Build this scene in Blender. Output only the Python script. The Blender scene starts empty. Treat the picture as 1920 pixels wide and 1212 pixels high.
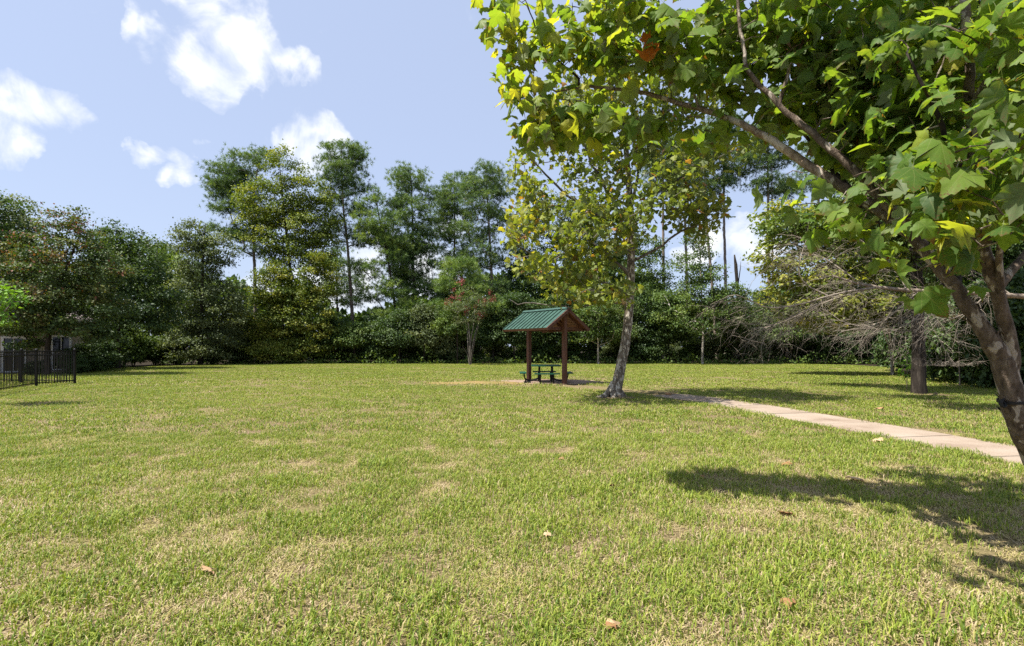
import bpy, math
import numpy as np
from mathutils import Vector

SC = bpy.context.scene
COL = SC.collection

# ------------------------------------------------------------------ camera, sky, sun, exposure
EYE = 1.55            # eye height above the lawn
cam_d = bpy.data.cameras.new('camera')
cam_d.sensor_width = 36.0
cam_d.lens = 18.0
cam_d.shift_y = 44.0 / 1920.0
cam_d.clip_start = 0.05
cam_d.clip_end = 3000.0
cam = bpy.data.objects.new('camera', cam_d)
cam.location = (0, 0, EYE)
cam.rotation_euler = (math.radians(90), 0, 0)
COL.objects.link(cam)
SC.camera = cam

SUN_EL = math.radians(63)
SUN_AZ = math.radians(-108)        # clockwise from +Y: left of the camera, a little behind it
to_sun = Vector((math.sin(SUN_AZ) * math.cos(SUN_EL), math.cos(SUN_AZ) * math.cos(SUN_EL), math.sin(SUN_EL)))

SC.view_settings.view_transform = 'Standard'
SC.view_settings.look = 'None'
SC.view_settings.exposure = 1.15
SC.view_settings.gamma = 1.0
SC.view_settings.use_curve_mapping = False
SC.cycles.max_bounces = 6
SC.cycles.diffuse_bounces = 3
SC.cycles.glossy_bounces = 2
SC.cycles.transmission_bounces = 4
SC.cycles.use_denoising = False
SC.cycles.sample_clamp_indirect = 4.0


def px_dir(px, py):
    v = np.array([(px - 960) / 960.0, 1.0, (650 - py) / 960.0])
    return v / np.linalg.norm(v)


world = bpy.data.worlds.new('World')
SC.world = world
world.use_nodes = True
wt = world.node_tree
wt.nodes.clear()


def wn(kind, **kw):
    n = wt.nodes.new(kind)
    for k, v in kw.items():
        setattr(n, k, v)
    return n


def wmath(op, a, b=None, c=None, clamp=False):
    n = wt.nodes.new('ShaderNodeMath')
    n.operation = op
    n.use_clamp = clamp
    for i, v in enumerate((a, b, c)):
        if v is None:
            continue
        if isinstance(v, (int, float)):
            n.inputs[i].default_value = v
        else:
            wt.links.new(v, n.inputs[i])
    return n.outputs[0]


SKY_STRENGTH = 0.091
sky = wn('ShaderNodeTexSky')
sky.sky_type = 'NISHITA'
sky.sun_disc = False
sky.sun_elevation = SUN_EL
sky.sun_rotation = SUN_AZ % (2 * math.pi)
sky.air_density = 1.0
sky.dust_density = 1.6
sky.ozone_density = 1.6
bg = wn('ShaderNodeBackground')
bg.inputs['Strength'].default_value = SKY_STRENGTH
outw = wn('ShaderNodeOutputWorld')
tc = wn('ShaderNodeTexCoord')
nrm = wn('ShaderNodeVectorMath', operation='NORMALIZE')
wt.links.new(tc.outputs['Generated'], nrm.inputs[0])
DIRV = nrm.outputs[0]
WARP = DIRV
for sc_, am_ in ((7.0, .10), (26.0, .045)):                    # ragged outlines
    wn_ = wn('ShaderNodeTexNoise')
    wn_.inputs['Scale'].default_value = sc_
    wn_.inputs['Detail'].default_value = 5
    wt.links.new(DIRV, wn_.inputs['Vector'])
    sb_ = wn('ShaderNodeVectorMath', operation='SUBTRACT')
    wt.links.new(wn_.outputs['Color'], sb_.inputs[0])
    sb_.inputs[1].default_value = (.5, .5, .5)
    ma_ = wn('ShaderNodeVectorMath', operation='MULTIPLY_ADD')
    wt.links.new(sb_.outputs[0], ma_.inputs[0])
    ma_.inputs[1].default_value = (am_, am_, am_)
    wt.links.new(WARP, ma_.inputs[2])
    WARP = ma_.outputs[0]
# puffs of cloud: (px, py, radius px) as directions from the lawn
PUFFS = [
    (395, 25, 75), (450, 60, 80), (480, 95, 75), (370, 125, 62), (410, 140, 45), (545, 110, 50), (580, 130, 32), (420, -40, 90), (330, 10, 40),
    (245, 52, 34), (280, 75, 38), (300, 92, 30),
    (20, 190, 70), (80, 200, 70), (130, 205, 52), (10, 265, 55), (40, 270, 40),
    (275, 280, 36), (320, 290, 42), (345, 320, 42), (375, 285, 28), (310, 335, 32),
    (590, 240, 52), (560, 262, 50), (625, 268, 48), (590, 290, 55), (650, 300, 30),
    (375, 245, 24),
    (1330, 450, 45), (1395, 445, 62), (1440, 470, 50), (1300, 490, 40), (700, 500, 90), (620, 545, 80), (800, 520, 80), (500, 540, 60), (850, 420, 40),
    (1700, 300, 160), (2200, 200, 200), (-300, 150, 160),
]
blob = None
for (px, py, r) in PUFFS:
    c = px_dir(px, py)
    d3 = math.sqrt(1 + ((px - 960) / 960.0) ** 2 + ((650 - py) / 960.0) ** 2)
    rr = r / 960.0 / d3 * 1.2
    dn = wn('ShaderNodeVectorMath', operation='DISTANCE')
    wt.links.new(WARP, dn.inputs[0])
    dn.inputs[1].default_value = tuple(c)
    v = wmath('MULTIPLY_ADD', dn.outputs['Value'], -1.0 / rr, 1.0, clamp=True)
    blob = v if blob is None else wmath('SMOOTH_MAX', blob, v, 0.25)
rg = np.random.default_rng(77)
for _ in range(16):                                            # more of the same clouds round the rest of the sky
    az = rg.uniform(math.radians(70), math.radians(290))
    el = math.radians(rg.uniform(8, 60))
    c = (math.sin(az) * math.cos(el), math.cos(az) * math.cos(el), math.sin(el))
    dn = wn('ShaderNodeVectorMath', operation='DISTANCE')
    wt.links.new(WARP, dn.inputs[0])
    dn.inputs[1].default_value = c
    v = wmath('MULTIPLY_ADD', dn.outputs['Value'], -1.0 / rg.uniform(.12, .25), 1.0, clamp=True)
    blob = wmath('SMOOTH_MAX', blob, v, 0.25)


def wnoise(scale, detail, rough, lac=2.0, dist=0.0):
    n = wn('ShaderNodeTexNoise')
    n.inputs['Scale'].default_value = scale
    n.inputs['Detail'].default_value = detail
    n.inputs['Roughness'].default_value = rough
    n.inputs['Lacunarity'].default_value = lac
    n.inputs['Distortion'].default_value = dist
    wt.links.new(DIRV, n.inputs['Vector'])
    return n.outputs['Fac']


fbm = wnoise(11.0, 11, 0.60, 2.1, 0.5)
f = wmath('ADD', wmath('MULTIPLY', blob, 1.3), wmath('MULTIPLY', wmath('SUBTRACT', fbm, 0.5), 2.5))
f = wmath('SUBTRACT', f, wmath('MULTIPLY', wmath('SUBTRACT', 0.34, blob, clamp=True), 3.2))
ss = wn('ShaderNodeMapRange', interpolation_type='SMOOTHSTEP')
ss.inputs['From Min'].default_value = 0.16
ss.inputs['From Max'].default_value = 1.3
wt.links.new(f, ss.inputs['Value'])
shade = wnoise(16.0, 6, 0.55)
cc = wn('ShaderNodeValToRGB')
cc.color_ramp.elements[0].position = 0.3
cc.color_ramp.elements[0].color = (.74, .79, .88, 1)
cc.color_ramp.elements[1].position = 0.6
cc.color_ramp.elements[1].color = (1, 1, 1, 1)
wt.links.new(shade, cc.inputs['Fac'])
CLOUD_LUM = 6.3
cs = wn('ShaderNodeVectorMath', operation='SCALE')
wt.links.new(cc.outputs['Color'], cs.inputs[0])
cs.inputs['Scale'].default_value = CLOUD_LUM
# humid air: the whole sky is veiled a little with pale lavender
veil = wn('ShaderNodeMix', data_type='RGBA')
veil.inputs['Factor'].default_value = 0.72
wt.links.new(sky.outputs['Color'], veil.inputs[6])
veil.inputs[7].default_value = (3.0, 3.5, 4.75, 1)
mixc = wn('ShaderNodeMix', data_type='RGBA')
wt.links.new(wmath('MULTIPLY', ss.outputs['Result'], 0.97), mixc.inputs['Factor'])
wt.links.new(veil.outputs[2], mixc.inputs[6])
wt.links.new(cs.outputs[0], mixc.inputs[7])
wt.links.new(mixc.outputs[2], bg.inputs['Color'])
wt.links.new(bg.outputs[0], outw.inputs['Surface'])

sun_d = bpy.data.lights.new('sun', 'SUN')
sun_d.energy = 5.0
sun_d.angle = math.radians(0.55)
sun_d.color = (1.0, 0.955, 0.88)
sun = bpy.data.objects.new('sun', sun_d)
sun.location = (-20, -10, 40)
sun.rotation_euler = (-to_sun).to_track_quat('-Z', 'Y').to_euler()
COL.objects.link(sun)


# ------------------------------------------------------------------ helpers
def W(px, py, d):
    """A point of the place, found from where it shows in the photograph and how far away it stands."""
    return np.array([(px - 960) / 960.0 * d, d, EYE + (650 - py) / 960.0 * d])


def GX(px, d, z=0.0):
    return np.array([(px - 960) / 960.0 * d, d, z])


def unit(v):
    n = np.linalg.norm(v, axis=-1, keepdims=True)
    return v / np.maximum(n, 1e-9)


def vnoise(x, y, scale, seed):
    r = np.random.default_rng(seed).random((64, 64))
    u, v = x / scale, y / scale
    i, j = np.floor(u).astype(int), np.floor(v).astype(int)
    fu, fv = u - i, v - j
    fu, fv = fu * fu * (3 - 2 * fu), fv * fv * (3 - 2 * fv)
    a = r[i % 64, j % 64]; b = r[(i + 1) % 64, j % 64]; c = r[i % 64, (j + 1) % 64]; d = r[(i + 1) % 64, (j + 1) % 64]
    return (a * (1 - fu) + b * fu) * (1 - fv) + (c * (1 - fu) + d * fu) * fv


class MB:
    """Collects pieces of mesh; build() links them as one object."""
    def __init__(self):
        self.V, self.F, self.T, self.M, self.n, self.UV = [], [], [], [], 0, []

    def add(self, V, F, tint=0.5, mat=0):
        V = np.asarray(V, float).reshape(-1, 3)
        F = np.asarray(F, int)
        self.V.append(V)
        self.F.append(F + self.n)
        t = np.full(len(F), tint, float) if np.isscalar(tint) else np.asarray(tint, float)
        self.T.append(t)
        self.M.append(np.full(len(F), mat, int))
        self.n += len(V)
        return self

    def box(self, c, size, ax=None, tint=0.5, mat=0):
        c = np.asarray(c, float)
        h = np.asarray(size, float) / 2
        ax = np.eye(3) if ax is None else np.asarray(ax, float)
        s = np.array([[i, j, k] for i in (-1, 1) for j in (-1, 1) for k in (-1, 1)], float) * h
        V = c + s @ ax
        F = [[0, 1, 3, 2], [4, 6, 7, 5], [0, 4, 5, 1], [2, 3, 7, 6], [0, 2, 6, 4], [1, 5, 7, 3]]
        return self.add(V, F, tint, mat)

    def bar(self, a, b, w, h, up=(0, 0, 1), tint=0.5, mat=0):
        a, b = np.asarray(a, float), np.asarray(b, float)
        x = unit(b - a)
        y = unit(np.cross(np.asarray(up, float), x))
        z = np.cross(x, y)
        return self.box((a + b) / 2, (np.linalg.norm(b - a), w, h), np.array([x, y, z]), tint, mat)

    def tube(self, P, R, sides=6, tint=0.5, cap=True, mat=0, rough=0.0, rng=None):
        P = np.asarray(P, float)
        n = len(P)
        R = np.broadcast_to(np.asarray(R, float), (n,)).copy()
        T = np.empty_like(P)
        T[1:-1] = P[2:] - P[:-2] if n > 2 else T[1:-1]
        T[0], T[-1] = P[1] - P[0], P[-1] - P[-2]
        T = unit(T)
        ref = np.array([0.0, 0, 1]) if abs(T[0, 2]) < 0.9 else np.array([1.0, 0, 0])
        N = np.empty_like(P)
        v = ref
        for i in range(n):
            v = v - T[i] * np.dot(v, T[i])
            v = v / max(np.linalg.norm(v), 1e-9)
            N[i] = v
        B = np.cross(T, N)
        a = np.linspace(0, 2 * math.pi, sides, endpoint=False)
        rr = R[:, None] * np.ones((1, sides))
        if rough and rng is not None:
            rr = rr * (1 + rough * rng.normal(size=rr.shape))
        V = P[:, None, :] + rr[:, :, None] * (np.cos(a)[None, :, None] * N[:, None, :] + np.sin(a)[None, :, None] * B[:, None, :])
        idx = np.arange(n * sides).reshape(n, sides)
        F = np.stack([idx[:-1], np.roll(idx, -1, 1)[:-1], np.roll(idx, -1, 1)[1:], idx[1:]], -1).reshape(-1, 4)
        V = V.reshape(-1, 3)
        self.add(V, F, tint, mat)
        if cap:
            m = self.n
            self.V.append(np.array([P[-1]]))
            self.n += 1
            base = m - n * sides
            last = base + (n - 1) * sides + np.arange(sides)
            self.F.append(np.stack([last, np.roll(last, -1), np.full(sides, m)], -1))
            self.T.append(np.full(sides, tint))
            self.M.append(np.full(sides, mat, int))
        return self

    def build(self, name, mats, parent=None, origin=None, smooth=False, uv=None, kind=None, link=True):
        V = np.concatenate(self.V) if self.V else np.zeros((0, 3))
        if origin is not None:
            V = V - np.asarray(origin, float)
        me = bpy.data.meshes.new(name)
        me.vertices.add(len(V))
        me.vertices.foreach_set('co', V.astype(np.float32).ravel())
        loops = np.concatenate([f.ravel() for f in self.F]) if self.F else np.zeros(0, int)
        tot = np.concatenate([np.full(len(f), f.shape[1]) for f in self.F]) if self.F else np.zeros(0, int)
        start = np.concatenate([[0], np.cumsum(tot)[:-1]]) if len(tot) else np.zeros(0, int)
        me.loops.add(len(loops))
        me.loops.foreach_set('vertex_index', loops.astype(np.int32))
        me.polygons.add(len(tot))
        me.polygons.foreach_set('loop_start', start.astype(np.int32))
        me.polygons.foreach_set('material_index', np.concatenate(self.M).astype(np.int32) if self.M else np.zeros(0, np.int32))
        me.polygons.foreach_set('use_smooth', np.full(len(tot), bool(smooth)))
        at = me.attributes.new('tint', 'FLOAT', 'FACE')
        at.data.foreach_set('value', np.concatenate(self.T).astype(np.float32) if self.T else np.zeros(0, np.float32))
        if uv is not None:
            u = me.uv_layers.new(name='UVMap')
            u.data.foreach_set('uv', uv[loops].astype(np.float32).ravel())
        me.update(calc_edges=True)
        for m in (mats if isinstance(mats, (list, tuple)) else [mats]):
            me.materials.append(m)
        if not link:
            return me
        o = bpy.data.objects.new(name, me)
        COL.objects.link(o)
        if parent is not None:
            o.parent = parent
        elif origin is not None:
            o.location = tuple(origin)
        if kind:
            o['kind'] = kind
        return o


def empty(name, loc):
    o = bpy.data.objects.new(name, None)
    o.empty_display_size = 0.2
    o.location = tuple(loc)
    COL.objects.link(o)
    return o


def tag(o, label=None, cat=None, group=None, kind=None):
    if label: o['label'] = label
    if cat: o['category'] = cat
    if group: o['group'] = group
    if kind: o['kind'] = kind
    return o


# ------------------------------------------------------------------ materials
def mat_new(name):
    m = bpy.data.materials.new(name)
    m.use_nodes = True
    nt = m.node_tree
    nt.nodes.clear()
    return m, nt, nt.nodes.new('ShaderNodeOutputMaterial')


def ramp(nt, stops, fac=None):
    r = nt.nodes.new('ShaderNodeValToRGB')
    els = r.color_ramp.elements
    while len(els) < len(stops):
        els.new(0.5)
    for e, (p, c) in zip(els, stops):
        e.position = p
        e.color = (c[0], c[1], c[2], 1)
    if fac is not None:
        nt.links.new(fac, r.inputs['Fac'])
    return r.outputs['Color']


def nmath(nt, op, a, b=None, c=None, clamp=False):
    n = nt.nodes.new('ShaderNodeMath')
    n.operation = op
    n.use_clamp = clamp
    for i, v in enumerate((a, b, c)):
        if v is None: continue
        if isinstance(v, (int, float)): n.inputs[i].default_value = v
        else: nt.links.new(v, n.inputs[i])
    return n.outputs[0]


def noise(nt, scale, detail=4, rough=0.55, vec=None, stretch=None, out='Fac'):
    n = nt.nodes.new('ShaderNodeTexNoise')
    n.inputs['Scale'].default_value = scale
    n.inputs['Detail'].default_value = detail
    n.inputs['Roughness'].default_value = rough
    if vec is None:
        g = nt.nodes.new('ShaderNodeTexCoord')
        vec = g.outputs['Object']
    if stretch:
        mp = nt.nodes.new('ShaderNodeMapping')
        mp.inputs['Scale'].default_value = stretch
        nt.links.new(vec, mp.inputs['Vector'])
        vec = mp.outputs[0]
    nt.links.new(vec, n.inputs['Vector'])
    return n.outputs[out]


def world_pos(nt):
    return nt.nodes.new('ShaderNodeNewGeometry').outputs['Position']


def attr(nt, name, kind='GEOMETRY'):
    a = nt.nodes.new('ShaderNodeAttribute')
    a.attribute_name = name
    a.attribute_type = kind
    return a.outputs['Fac']


def mixrgb(nt, fac, a, b, mode='MIX'):
    n = nt.nodes.new('ShaderNodeMix')
    n.data_type = 'RGBA'
    n.blend_type = mode
    if isinstance(fac, (int, float)): n.inputs['Factor'].default_value = fac
    else: nt.links.new(fac, n.inputs['Factor'])
    for k, v in ((6, a), (7, b)):
        if isinstance(v, (tuple, list)): n.inputs[k].default_value = (*v[:3], 1)
        else: nt.links.new(v, n.inputs[k])
    return n.outputs[2]


def principled(nt, out, color, rough=0.7, spec=0.3, metal=0.0, bump=None, bump_s=0.3, bump_d=0.01):
    p = nt.nodes.new('ShaderNodeBsdfPrincipled')
    if isinstance(color, (tuple, list)): p.inputs['Base Color'].default_value = (*color[:3], 1)
    else: nt.links.new(color, p.inputs['Base Color'])
    if isinstance(rough, (int, float)): p.inputs['Roughness'].default_value = rough
    else: nt.links.new(rough, p.inputs['Roughness'])
    p.inputs['Specular IOR Level'].default_value = spec
    p.inputs['Metallic'].default_value = metal
    if bump is not None:
        b = nt.nodes.new('ShaderNodeBump')
        b.inputs['Strength'].default_value = bump_s
        b.inputs['Distance'].default_value = bump_d
        nt.links.new(bump, b.inputs['Height'])
        nt.links.new(b.outputs[0], p.inputs['Normal'])
    if out is not None:
        nt.links.new(p.outputs[0], out.inputs['Surface'])
    return p


def leaf_material(name, stops, trans=0.30, tcol=(1.35, 1.35, 0.42), rough=0.55, spec=0.25, veins=False, under=None, obj_random=False, gain=1.45):
    m, nt, out = mat_new(name)
    t = attr(nt, 'tint')
    if obj_random:
        oi = nt.nodes.new('ShaderNodeObjectInfo')
        t = nmath(nt, 'ADD', t, nmath(nt, 'MULTIPLY', nmath(nt, 'SUBTRACT', oi.outputs['Random'], 0.5), 0.9), clamp=True)
    col = ramp(nt, [(q, tuple(min(.7, v * gain) for v in c)) for q, c in stops], t)
    if veins:
        uv = nt.nodes.new('ShaderNodeUVMap')
        uv.uv_map = 'UVMap'
        sp = nt.nodes.new('ShaderNodeSeparateXYZ')
        nt.links.new(uv.outputs[0], sp.inputs[0])
        ang = nmath(nt, 'ARCTAN2', sp.outputs[0], nmath(nt, 'ADD', sp.outputs[1], 0.04))
        near = nmath(nt, 'PINGPONG', ang, 0.36)
        rad = nmath(nt, 'POWER', nmath(nt, 'ADD', nmath(nt, 'MULTIPLY', sp.outputs[0], sp.outputs[0]), nmath(nt, 'MULTIPLY', sp.outputs[1], sp.outputs[1])), 0.5)
        dist = nmath(nt, 'MULTIPLY', near, rad)
        vein = nmath(nt, 'SUBTRACT', 1.0, nmath(nt, 'DIVIDE', dist, 0.014, clamp=True), clamp=True)
        lat = nmath(nt, 'FRACT', nmath(nt, 'MULTIPLY', nmath(nt, 'ADD', rad, nmath(nt, 'MULTIPLY', near, -0.55)), 7.0))
        lat = nmath(nt, 'SUBTRACT', 1.0, nmath(nt, 'DIVIDE', nmath(nt, 'ABSOLUTE', nmath(nt, 'SUBTRACT', lat, 0.5)), 0.09, clamp=True), clamp=True)
        vv = nmath(nt, 'MAXIMUM', vein, nmath(nt, 'MULTIPLY', lat, 0.4))
        col = mixrgb(nt, nmath(nt, 'MULTIPLY', vv, 0.5), col, (0.24, 0.27, 0.10))
        blotch = noise(nt, 5.0, 4, 0.6)
        col = mixrgb(nt, nmath(nt, 'MULTIPLY', nmath(nt, 'SUBTRACT', blotch, 0.52, clamp=True), 2.2, clamp=True), col, (0.17, 0.125, 0.035))
        spot = noise(nt, 14.0, 3, 0.6)
        edge = nmath(nt, 'MULTIPLY', nmath(nt, 'SUBTRACT', rad, 0.42, clamp=True), 0.55)
        col = mixrgb(nt, nmath(nt, 'MULTIPLY', nmath(nt, 'SUBTRACT', nmath(nt, 'ADD', spot, edge), 0.72, clamp=True), 6.0, clamp=True), col, (0.13, 0.065, 0.028))
    if under is not None:
        g = nt.nodes.new('ShaderNodeNewGeometry')
        col_s = mixrgb(nt, nmath(nt, 'MULTIPLY', g.outputs['Backfacing'], 0.6), col, under)
    else:
        col_s = col
    p = principled(nt, None, col_s, rough, spec)
    tr = nt.nodes.new('ShaderNodeBsdfTranslucent')
    nt.links.new(mixrgb(nt, 1.0, col, tcol, 'MULTIPLY'), tr.inputs['Color'])
    mx = nt.nodes.new('ShaderNodeMixShader')
    mx.inputs[0].default_value = trans
    nt.links.new(p.outputs[0], mx.inputs[1])
    nt.links.new(tr.outputs[0], mx.inputs[2])
    nt.links.new(mx.outputs[0], out.inputs['Surface'])
    return m


def bark_material(name, dark, mid, light, scale=6.0, stretch=(1, 1, 0.25), patchy=0.0, patch_col=(0.5, 0.47, 0.4), bump_s=0.7):
    m, nt, out = mat_new(name)
    n1 = noise(nt, scale, 6, 0.65, stretch=stretch)
    col = ramp(nt, [(0.3, dark), (0.52, mid), (0.75, light)], n1)
    if patchy:
        n2 = noise(nt, scale * 0.55, 5, 0.5, stretch=(1, 1, 0.45))
        k = nt.nodes.new('ShaderNodeMapRange')
        k.inputs['From Min'].default_value = 0.60 - patchy * 0.2
        k.inputs['From Max'].default_value = 0.63 - patchy * 0.2
        nt.links.new(n2, k.inputs['Value'])
        col = mixrgb(nt, k.outputs[0], col, patch_col)
    principled(nt, out, col, 0.85, 0.15, bump=n1, bump_s=bump_s, bump_d=0.03)
    return m


M = {}
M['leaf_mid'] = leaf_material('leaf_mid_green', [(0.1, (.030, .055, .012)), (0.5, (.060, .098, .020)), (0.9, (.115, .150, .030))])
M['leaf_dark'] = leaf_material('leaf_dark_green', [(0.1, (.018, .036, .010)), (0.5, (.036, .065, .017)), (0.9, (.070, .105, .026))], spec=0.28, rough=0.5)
M['leaf_olive'] = leaf_material('leaf_olive', [(0.1, (.035, .050, .020)), (0.5, (.070, .092, .036)), (0.9, (.130, .150, .060))])
M['leaf_lime'] = leaf_material('leaf_yellow_green', [(0.1, (.045, .070, .010)), (0.5, (.100, .135, .020)), (0.9, (.190, .195, .032))])
M['leaf_red'] = leaf_material('leaf_green_to_red', [(0.1, (.024, .045, .012)), (0.5, (.052, .080, .022)), (0.78, (.095, .105, .030)), (0.92, (.13, .055, .032))])
M['leaf_vine'] = leaf_material('leaf_vine', [(0.1, (.035, .060, .010)), (0.5, (.090, .120, .018)), (0.9, (.210, .200, .035))])
M['leaf_bright'] = leaf_material('leaf_bright_green', [(0.1, (.05, .12, .012)), (0.5, (.10, .20, .020)), (0.9, (.17, .28, .035))])
M['leaf_fore'] = leaf_material('leaf_sycamore_near', [(0.0, (.030, .062, .012)), (0.45, (.058, .105, .018)), (0.75, (.105, .150, .022)), (1.0, (.23, .225, .028))],
                               trans=0.5, tcol=(2.2, 2.05, 0.55), gain=1.6, veins=True, under=(.20, .23, .13), rough=0.55, spec=0.22, obj_random=True)
M['leaf_center'] = leaf_material('leaf_sycamore_centre', [(0.0, (.045, .075, .014)), (0.45, (.110, .145, .022)), (0.72, (.205, .215, .032)), (0.9, (.36, .30, .040)), (1.0, (.22, .10, .035))],
                                 trans=0.42, tcol=(1.6, 1.55, 0.5), gain=1.35, under=(.22, .24, .13))
M['leaf_orange'] = leaf_material('leaf_dead_orange', [(0.0, (.45, .13, .015)), (1.0, (.66, .22, .02))], trans=0.5, tcol=(1.3, 1.0, 0.6), veins=True, gain=1.0)
M['leaf_brown'] = leaf_material('leaf_dry_brown', [(0.0, (.20, .095, .045)), (0.5, (.33, .18, .09)), (1.0, (.50, .36, .22))], trans=0.15, tcol=(1, 1, 1), veins=True, rough=0.8, spec=0.1, gain=1.0)
M['needle'] = leaf_material('pine_needle', [(0.1, (.028, .052, .020)), (0.5, (.058, .094, .030)), (0.9, (.115, .150, .042))], trans=0.3, rough=0.5, spec=0.35, gain=2.0)
M['needle_light'] = leaf_material('pine_needle_light', [(0.1, (.040, .075, .020)), (0.5, (.085, .130, .034)), (0.9, (.150, .190, .050))], trans=0.3, rough=0.5, spec=0.35, gain=1.75)
M['blossom'] = leaf_material('crape_blossom', [(0.0, (.34, .05, .06)), (0.6, (.46, .09, .10)), (1.0, (.42, .18, .09))], trans=0.3, tcol=(1, 1, 1), gain=0.65)
M['frond'] = leaf_material('palmetto_frond', [(0.1, (.03, .06, .015)), (0.9, (.09, .13, .035))], spec=0.5, rough=0.35)

M['bark_pine'] = bark_material('bark_pine', (.09, .070, .057), (.22, .172, .138), (.37, .305, .25), 9.0, (1, 1, .3))
M['bark_dark'] = bark_material('bark_dark', (.014, .011, .009), (.034, .027, .021), (.085, .070, .056), 12.0, (1, 1, .22))
M['bark_grey'] = bark_material('bark_grey', (.05, .043, .035), (.13, .115, .095), (.24, .21, .18), 8.0, (1, 1, .35))
M['bark_white'] = bark_material('bark_pale_sycamore', (.16, .135, .105), (.33, .29, .235), (.52, .48, .41), 7.0, (1, 1, .5), 0.35, (.60, .56, .48))
M['bark_centre'] = bark_material('bark_centre_sycamore', (.040, .032, .024), (.155, .125, .095), (.31, .27, .215), 24.0, (1, 1, .35), 0.42, (.42, .38, .315), 1.0)
M['bark_fore'] = bark_material('bark_near_sycamore', (.042, .031, .023), (.115, .085, .062), (.22, .175, .132), 22.0, (1, 1, .5), 0.22, (.34, .29, .24), 1.0)
M['bark_limb'] = bark_material('bark_limb_sycamore', (.10, .070, .048), (.25, .19, .14), (.40, .33, .26), 14.0, (1, 1, .6), 0.30, (.46, .40, .33), 0.8)
M['bark_dead'] = bark_material('bark_bare_dead', (.12, .095, .072), (.25, .21, .165), (.42, .365, .305), 20.0, (1, 1, .6))
M['bark_fall'] = bark_material('bark_fallen_trunk', (.10, .075, .055), (.24, .19, .145), (.38, .32, .26), 14.0, (1, 1, 1))


def simple(name, color, rough=0.6, spec=0.3, var=0.25, scale=20.0, stretch=None, bump_s=0.15):
    m, nt, out = mat_new(name)
    n = noise(nt, scale, 5, 0.6, stretch=stretch)
    c0 = tuple(c * (1 - var) for c in color)
    c1 = tuple(min(1, c * (1 + var)) for c in color)
    principled(nt, out, ramp(nt, [(0.3, c0), (0.7, c1)], n), rough, spec, bump=n, bump_s=bump_s, bump_d=0.004)
    return m


M['roof_metal'] = simple('green_roof_metal', (.032, .074, .054), 0.45, 0.3, 0.28, 3.0)
M['timber'] = simple('stained_timber', (.115, .052, .034), 0.6, 0.35, 0.3, 14.0, (1, 1, .12))
M['plank_wood'] = simple('plank_wood', (.16, .072, .036), 0.6, 0.3, 0.35, 14.0, (.2, 1, 1))
M['table_green'] = simple('green_coated_steel', (.012, .085, .045), 0.4, 0.4, 0.15, 30.0)
M['steel_black'] = simple('black_steel', (.006, .006, .0065), 0.4, 0.2, 0.2, 30.0)
M['strap'] = simple('black_strap', (.012, .012, .014), 0.6, 0.3, 0.3, 60.0)
M['render_beige'] = simple('beige_wall', (.33, .285, .22), 0.85, 0.2, 0.08, 3.0)
M['white_trim'] = simple('white_trim', (.62, .62, .60), 0.5, 0.3, 0.04, 8.0)
M['shingle'] = simple('grey_shingle', (.21, .175, .165), 0.9, 0.15, 0.3, 12.0)
m_, nt_, out_ = mat_new('window_glass')
principled(nt_, out_, (.012, .015, .018), 0.08, 0.6)
M['glass'] = m_

# concrete path
m_, nt_, out_ = mat_new('path_concrete')
wp = world_pos(nt_)
n1 = noise(nt_, 1.1, 6, 0.6, vec=wp)
n2 = noise(nt_, 55.0, 4, 0.6, vec=wp)
c_ = ramp(nt_, [(0.3, (.14, .092, .060)), (0.5, (.255, .20, .150)), (0.72, (.315, .262, .208))], n1)
c_ = mixrgb(nt_, 0.35, c_, ramp(nt_, [(0.35, (.17, .125, .095)), (0.65, (.42, .345, .275))], n2), 'MIX')
principled(nt_, out_, c_, 0.9, 0.15, bump=n2, bump_s=0.35, bump_d=0.004)
M['concrete'] = m_

# soil and thatch under the lawn
m_, nt_, out_ = mat_new('lawn_soil')
wp = world_pos(nt_)
a1 = noise(nt_, 0.35, 5, 0.6, vec=wp)
a2 = noise(nt_, 38.0, 5, 0.7, vec=wp)
a3 = noise(nt_, 2.2, 5, 0.6, vec=wp)
base = ramp(nt_, [(0.34, (.050, .033, .022)), (0.52, (.17, .115, .074)), (0.70, (.38, .28, .20))], a2)
green = ramp(nt_, [(0.3, (.050, .050, .018)), (0.5, (.15, .125, .052)), (0.7, (.29, .235, .12))], a2)
k = nmath(nt_, 'ADD', nmath(nt_, 'MULTIPLY', a1, 0.6), nmath(nt_, 'MULTIPLY', a3, 0.5))
kk = nt_.nodes.new('ShaderNodeMapRange')
kk.inputs['From Min'].default_value = 0.42
kk.inputs['From Max'].default_value = 0.66
nt_.links.new(k, kk.inputs['Value'])
c_ = mixrgb(nt_, nmath(nt_, 'SUBTRACT', 1.0, nmath(nt_, 'MULTIPLY', kk.outputs[0], 0.8)), base, green)
principled(nt_, out_, c_, 0.95, 0.1, bump=a2, bump_s=0.8, bump_d=0.02)
M['soil'] = m_

m_, nt_, out_ = mat_new('bare_sand_and_mulch')
wp = world_pos(nt_)
a1 = noise(nt_, 0.9, 5, 0.65, vec=wp)
a2 = noise(nt_, 26.0, 5, 0.7, vec=wp)
c_ = mixrgb(nt_, 0.45, ramp(nt_, [(0.35, (.15, .078, .046)), (0.62, (.31, .23, .175))], a1), ramp(nt_, [(0.3, (.11, .06, .036)), (0.7, (.36, .285, .23))], a2))
principled(nt_, out_, c_, 0.95, 0.1, bump=a2, bump_s=0.8, bump_d=0.02)
M['mulch'] = m_

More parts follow.
